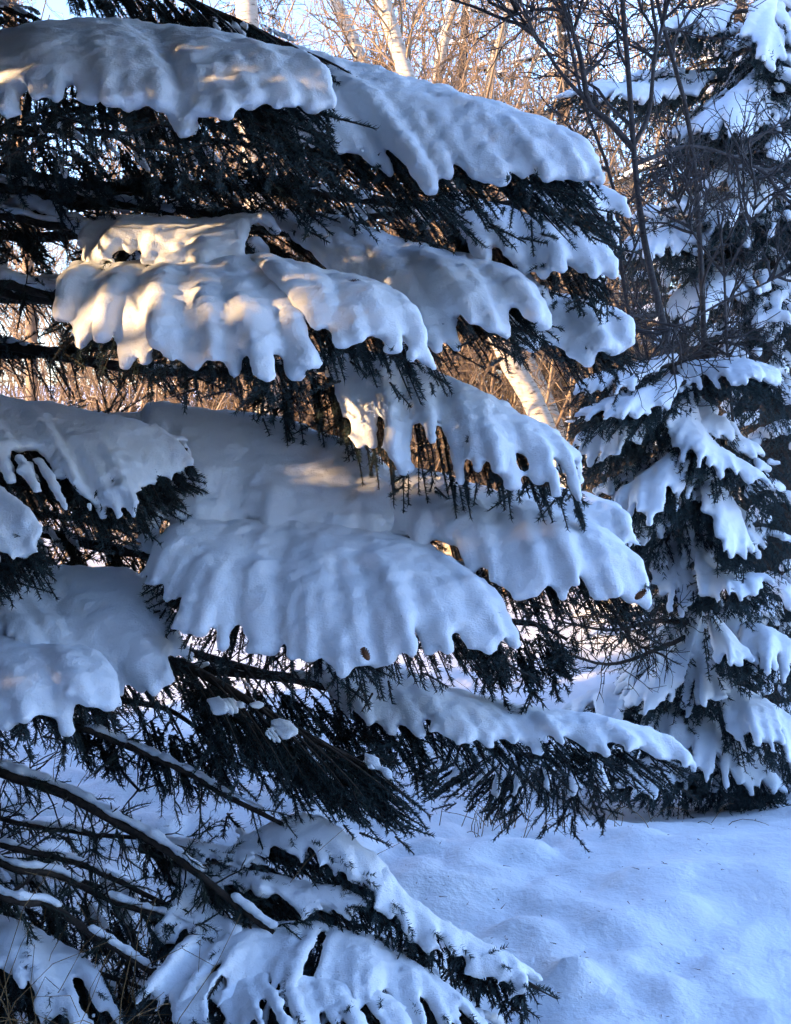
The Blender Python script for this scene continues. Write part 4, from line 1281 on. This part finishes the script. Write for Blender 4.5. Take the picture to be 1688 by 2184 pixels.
# ------------------------------------------------------------------ dry grass
def grass(label, spots, seed, h=(0.15, 0.35), n=40, w=0.0022):
    rg = np.random.default_rng(9900 + seed)
    mb = MB()
    for (x, y, rx, ry, m) in spots:
        px = x + rg.normal(size=m) * rx
        py = y + rg.normal(size=m) * ry
        pz = ground_z(px, py)
        B = np.stack([px, py, pz - 0.02], -1)
        d = unit(np.stack([rg.normal(size=m) * 0.4, rg.normal(size=m) * 0.4, np.ones(m)], -1))
        hh = h[0] + (h[1] - h[0]) * rg.random(m)
        out = [B]
        for k in range(5):
            d = unit(d + rg.normal(size=(m, 3)) * 0.18 + np.array([0, 0, -0.10 * k]))
            out.append(out[-1] + d * (hh / 5)[:, None])
        tubes(mb, np.stack(out, 1), np.linspace(w, w * 0.4, 6)[None], 3)
    o = mb.build('dry_grass', M_GRASS)
    tag(o, label, 'grass', None, 'stuff')


p1 = V(1080, 1775, 4.7)
grass('dry grass stalks in the hollow below the low bough', [(p1[0], p1[1], 0.10, 0.1, 40), (p1[0] + 0.5, p1[1] + 0.3, 0.3, 0.2, 20)], 1, (0.12, 0.32))
p2 = V(120, 2150, 2.6)
grass('brown dry grass under the boughs at the bottom left', [(p2[0], p2[1], 0.18, 0.15, 130), (p2[0] + 0.25, p2[1] + 0.4, 0.2, 0.2, 60)], 2, (0.3, 0.75), w=0.0018)
p3 = V(250, 1640, 5.6)
grass('thin dry stalks on the lit snow behind the lower limbs', [(p3[0], p3[1], 0.4, 0.3, 40), (0.5, 8.0, 0.6, 0.4, 24)], 3, (0.15, 0.4))


# shed needles, bark crumbs and twig ends on the snow
def litter():
    rg = np.random.default_rng(4242)
    n = 420
    y = 2.9 + 4.2 * rg.random(n) ** 1.3
    x = -1.2 + rg.random(n) * (1.5 + 0.36 * y)
    b = np.stack([x, y, ground_z(x, y) + 0.004], -1)
    a = rg.random(n) * 2 * np.pi
    d = unit(np.stack([np.cos(a), np.sin(a), 0.15 * rg.normal(size=n)], -1))
    mb = MB()
    spikes(mb, b, d, 0.010 + 0.03 * rg.random(n) ** 3, 0.0022 + 0.002 * rg.random(n))
    o = mb.build('needle_litter', M_CONE, None, False)
    tag(o, 'shed needles and bark crumbs strewn over the near snow', 'litter', None, 'stuff')


litter()


# ------------------------------------------------------------------ cones caught in the snow
def cone(pos, label, length=0.05, seed=0, rot=(0.2, 0.4, 0)):
    rg = np.random.default_rng(seed)
    mb = MB()
    K = 9
    z = np.linspace(0, 1, K)
    prof = np.sin(np.pi * (0.12 + 0.82 * z)) * 0.2 * length * 1.6
    prof[0] = prof[-1] = 1e-4
    P = np.stack([np.zeros(K), np.zeros(K), z * length], -1)
    tubes(mb, P + np.array([1e-4, 0, 0]) * z[:, None], (prof * 0.8)[None], 9)
    for k in range(K):
        for j in range(7):
            a = j * 2 * math.pi / 7 + k * 0.45
            d = np.array([math.cos(a), math.sin(a), 0.6])
            t = np.array([-math.sin(a), math.cos(a), 0])
            b = P[k] + d * prof[k] * 0.6
            v = [b - t * length * 0.09, b + t * length * 0.09, b + d * length * 0.17 + t * length * 0.05, b + d * length * 0.17 - t * length * 0.05, b + d * length * 0.05 + [0, 0, -0.03 * length]]
            mb.add(v, [[0, 1, 2, 3]], [[0, 4, 1], [1, 4, 2], [2, 4, 3], [3, 4, 0]])
    o = mb.build('spruce_cone', M_CONE, None, False)
    o.location = pos
    o.rotation_euler = rot
    tag(o, label, 'cone', 'spruce cones caught in the snow')


cone(V(818, 258, 3.22), 'brown cone standing upright in the long upper bough of snow', 0.036, 1, (-0.2, 0.25, 0))
cone(V(738, 607, 3.08), 'dark brown cone lying where two mid boughs overlap', 0.036, 2, (0.3, 1.45, 0.1))
cone(V(787, 1408, 2.80), 'brown cone between snow fingers on the great central blanket', 0.032, 3, (0.1, -0.5, 0.3))
cone(V(1355, 1278, 3.0), 'brown cone at the right end of the central bough', 0.034, 4, (0.2, 0.8, 0.2))

resolve_snow()

# ------------------------------------------------------------------ far spruces, and unseen spruces added to shade the near snow and boughs
FAR = [(-2.2, 17.0, 1.0, 0.3, 'far dark spruce between the birches at the top left'),
       (1.1, 19.0, 1.1, 1.9, 'far dark spruce behind the leaning birch in the middle'),
       (4.6, 16.0, 1.1, 4.0, 'far dark spruce behind the tall right spruce'),
       (2.85, 8.9, 0.95, 2.2, 'dark spruce close behind the tall right spruce, filling the upper right'),
       (2.35, 17.0, 1.05, 5.2, 'far dark spruce behind the forks of the bare grey tree')]
for i, (x, y, sc, rz, lab) in enumerate(FAR):
    t = far_proto if i == 0 else copy_tree(far_proto)
    t.location = on_ground(x, y)
    t.scale = (sc, sc, sc)
    t.rotation_euler = (0, 0, rz)
    tag(t, lab, 'spruce tree', 'spruce trees')
ROW = [(-6.2, -3.6), (-6.4, -1.35), (-6.0, 2.45), (-9.3, -3.6), (-9.0, 0.7), (-12.0, -0.9), (-12.6, -5.4), (-4.4, -5.5),
       (-6.4, 1.0), (-6.7, 0.2), (-6.4, -0.6), (-9.2, -1.2), (-9.4, -2.2), (-3.7, 1.25), (-3.3, 2.05), (-2.2, -6.0), (-0.2, -7.2), (1.8, -6.0), (3.8, -5.2), (-1.2, -9.0), (2.6, -8.6)]  # spruces behind the camera are added to cut low sky light
SMALL = {(-6.4, 1.0): 0.29, (-6.7, 0.2): 0.305, (-6.4, -0.6): 0.28, (-9.2, -1.2): 0.33, (-9.4, -2.2): 0.33, (-3.7, 1.25): 0.235, (-3.3, 2.05): 0.215}  # low, squashed spruces added to block stray sun below the gap
ORD = 'first second third fourth fifth sixth seventh eighth ninth tenth eleventh twelfth thirteenth fourteenth fifteenth sixteenth seventeenth eighteenth nineteenth twentieth twenty-first twenty-second'.split()
for i, (x, y) in enumerate(ROW):
    t = row_proto if i == 0 else copy_tree(row_proto)
    t.location = on_ground(x, y)
    k = SMALL.get((x, y), 0.92 + 0.05 * (i % 4))
    w = (0.46 if k < 0.25 else 0.78) if k < 0.5 else k
    t.scale = (w, w, k)
    t.rotation_euler = (0, 0, i * 1.3)
    tag(t, ORD[i] + ' unseen spruce added out of frame to shade the view', 'spruce tree', 'spruce trees')
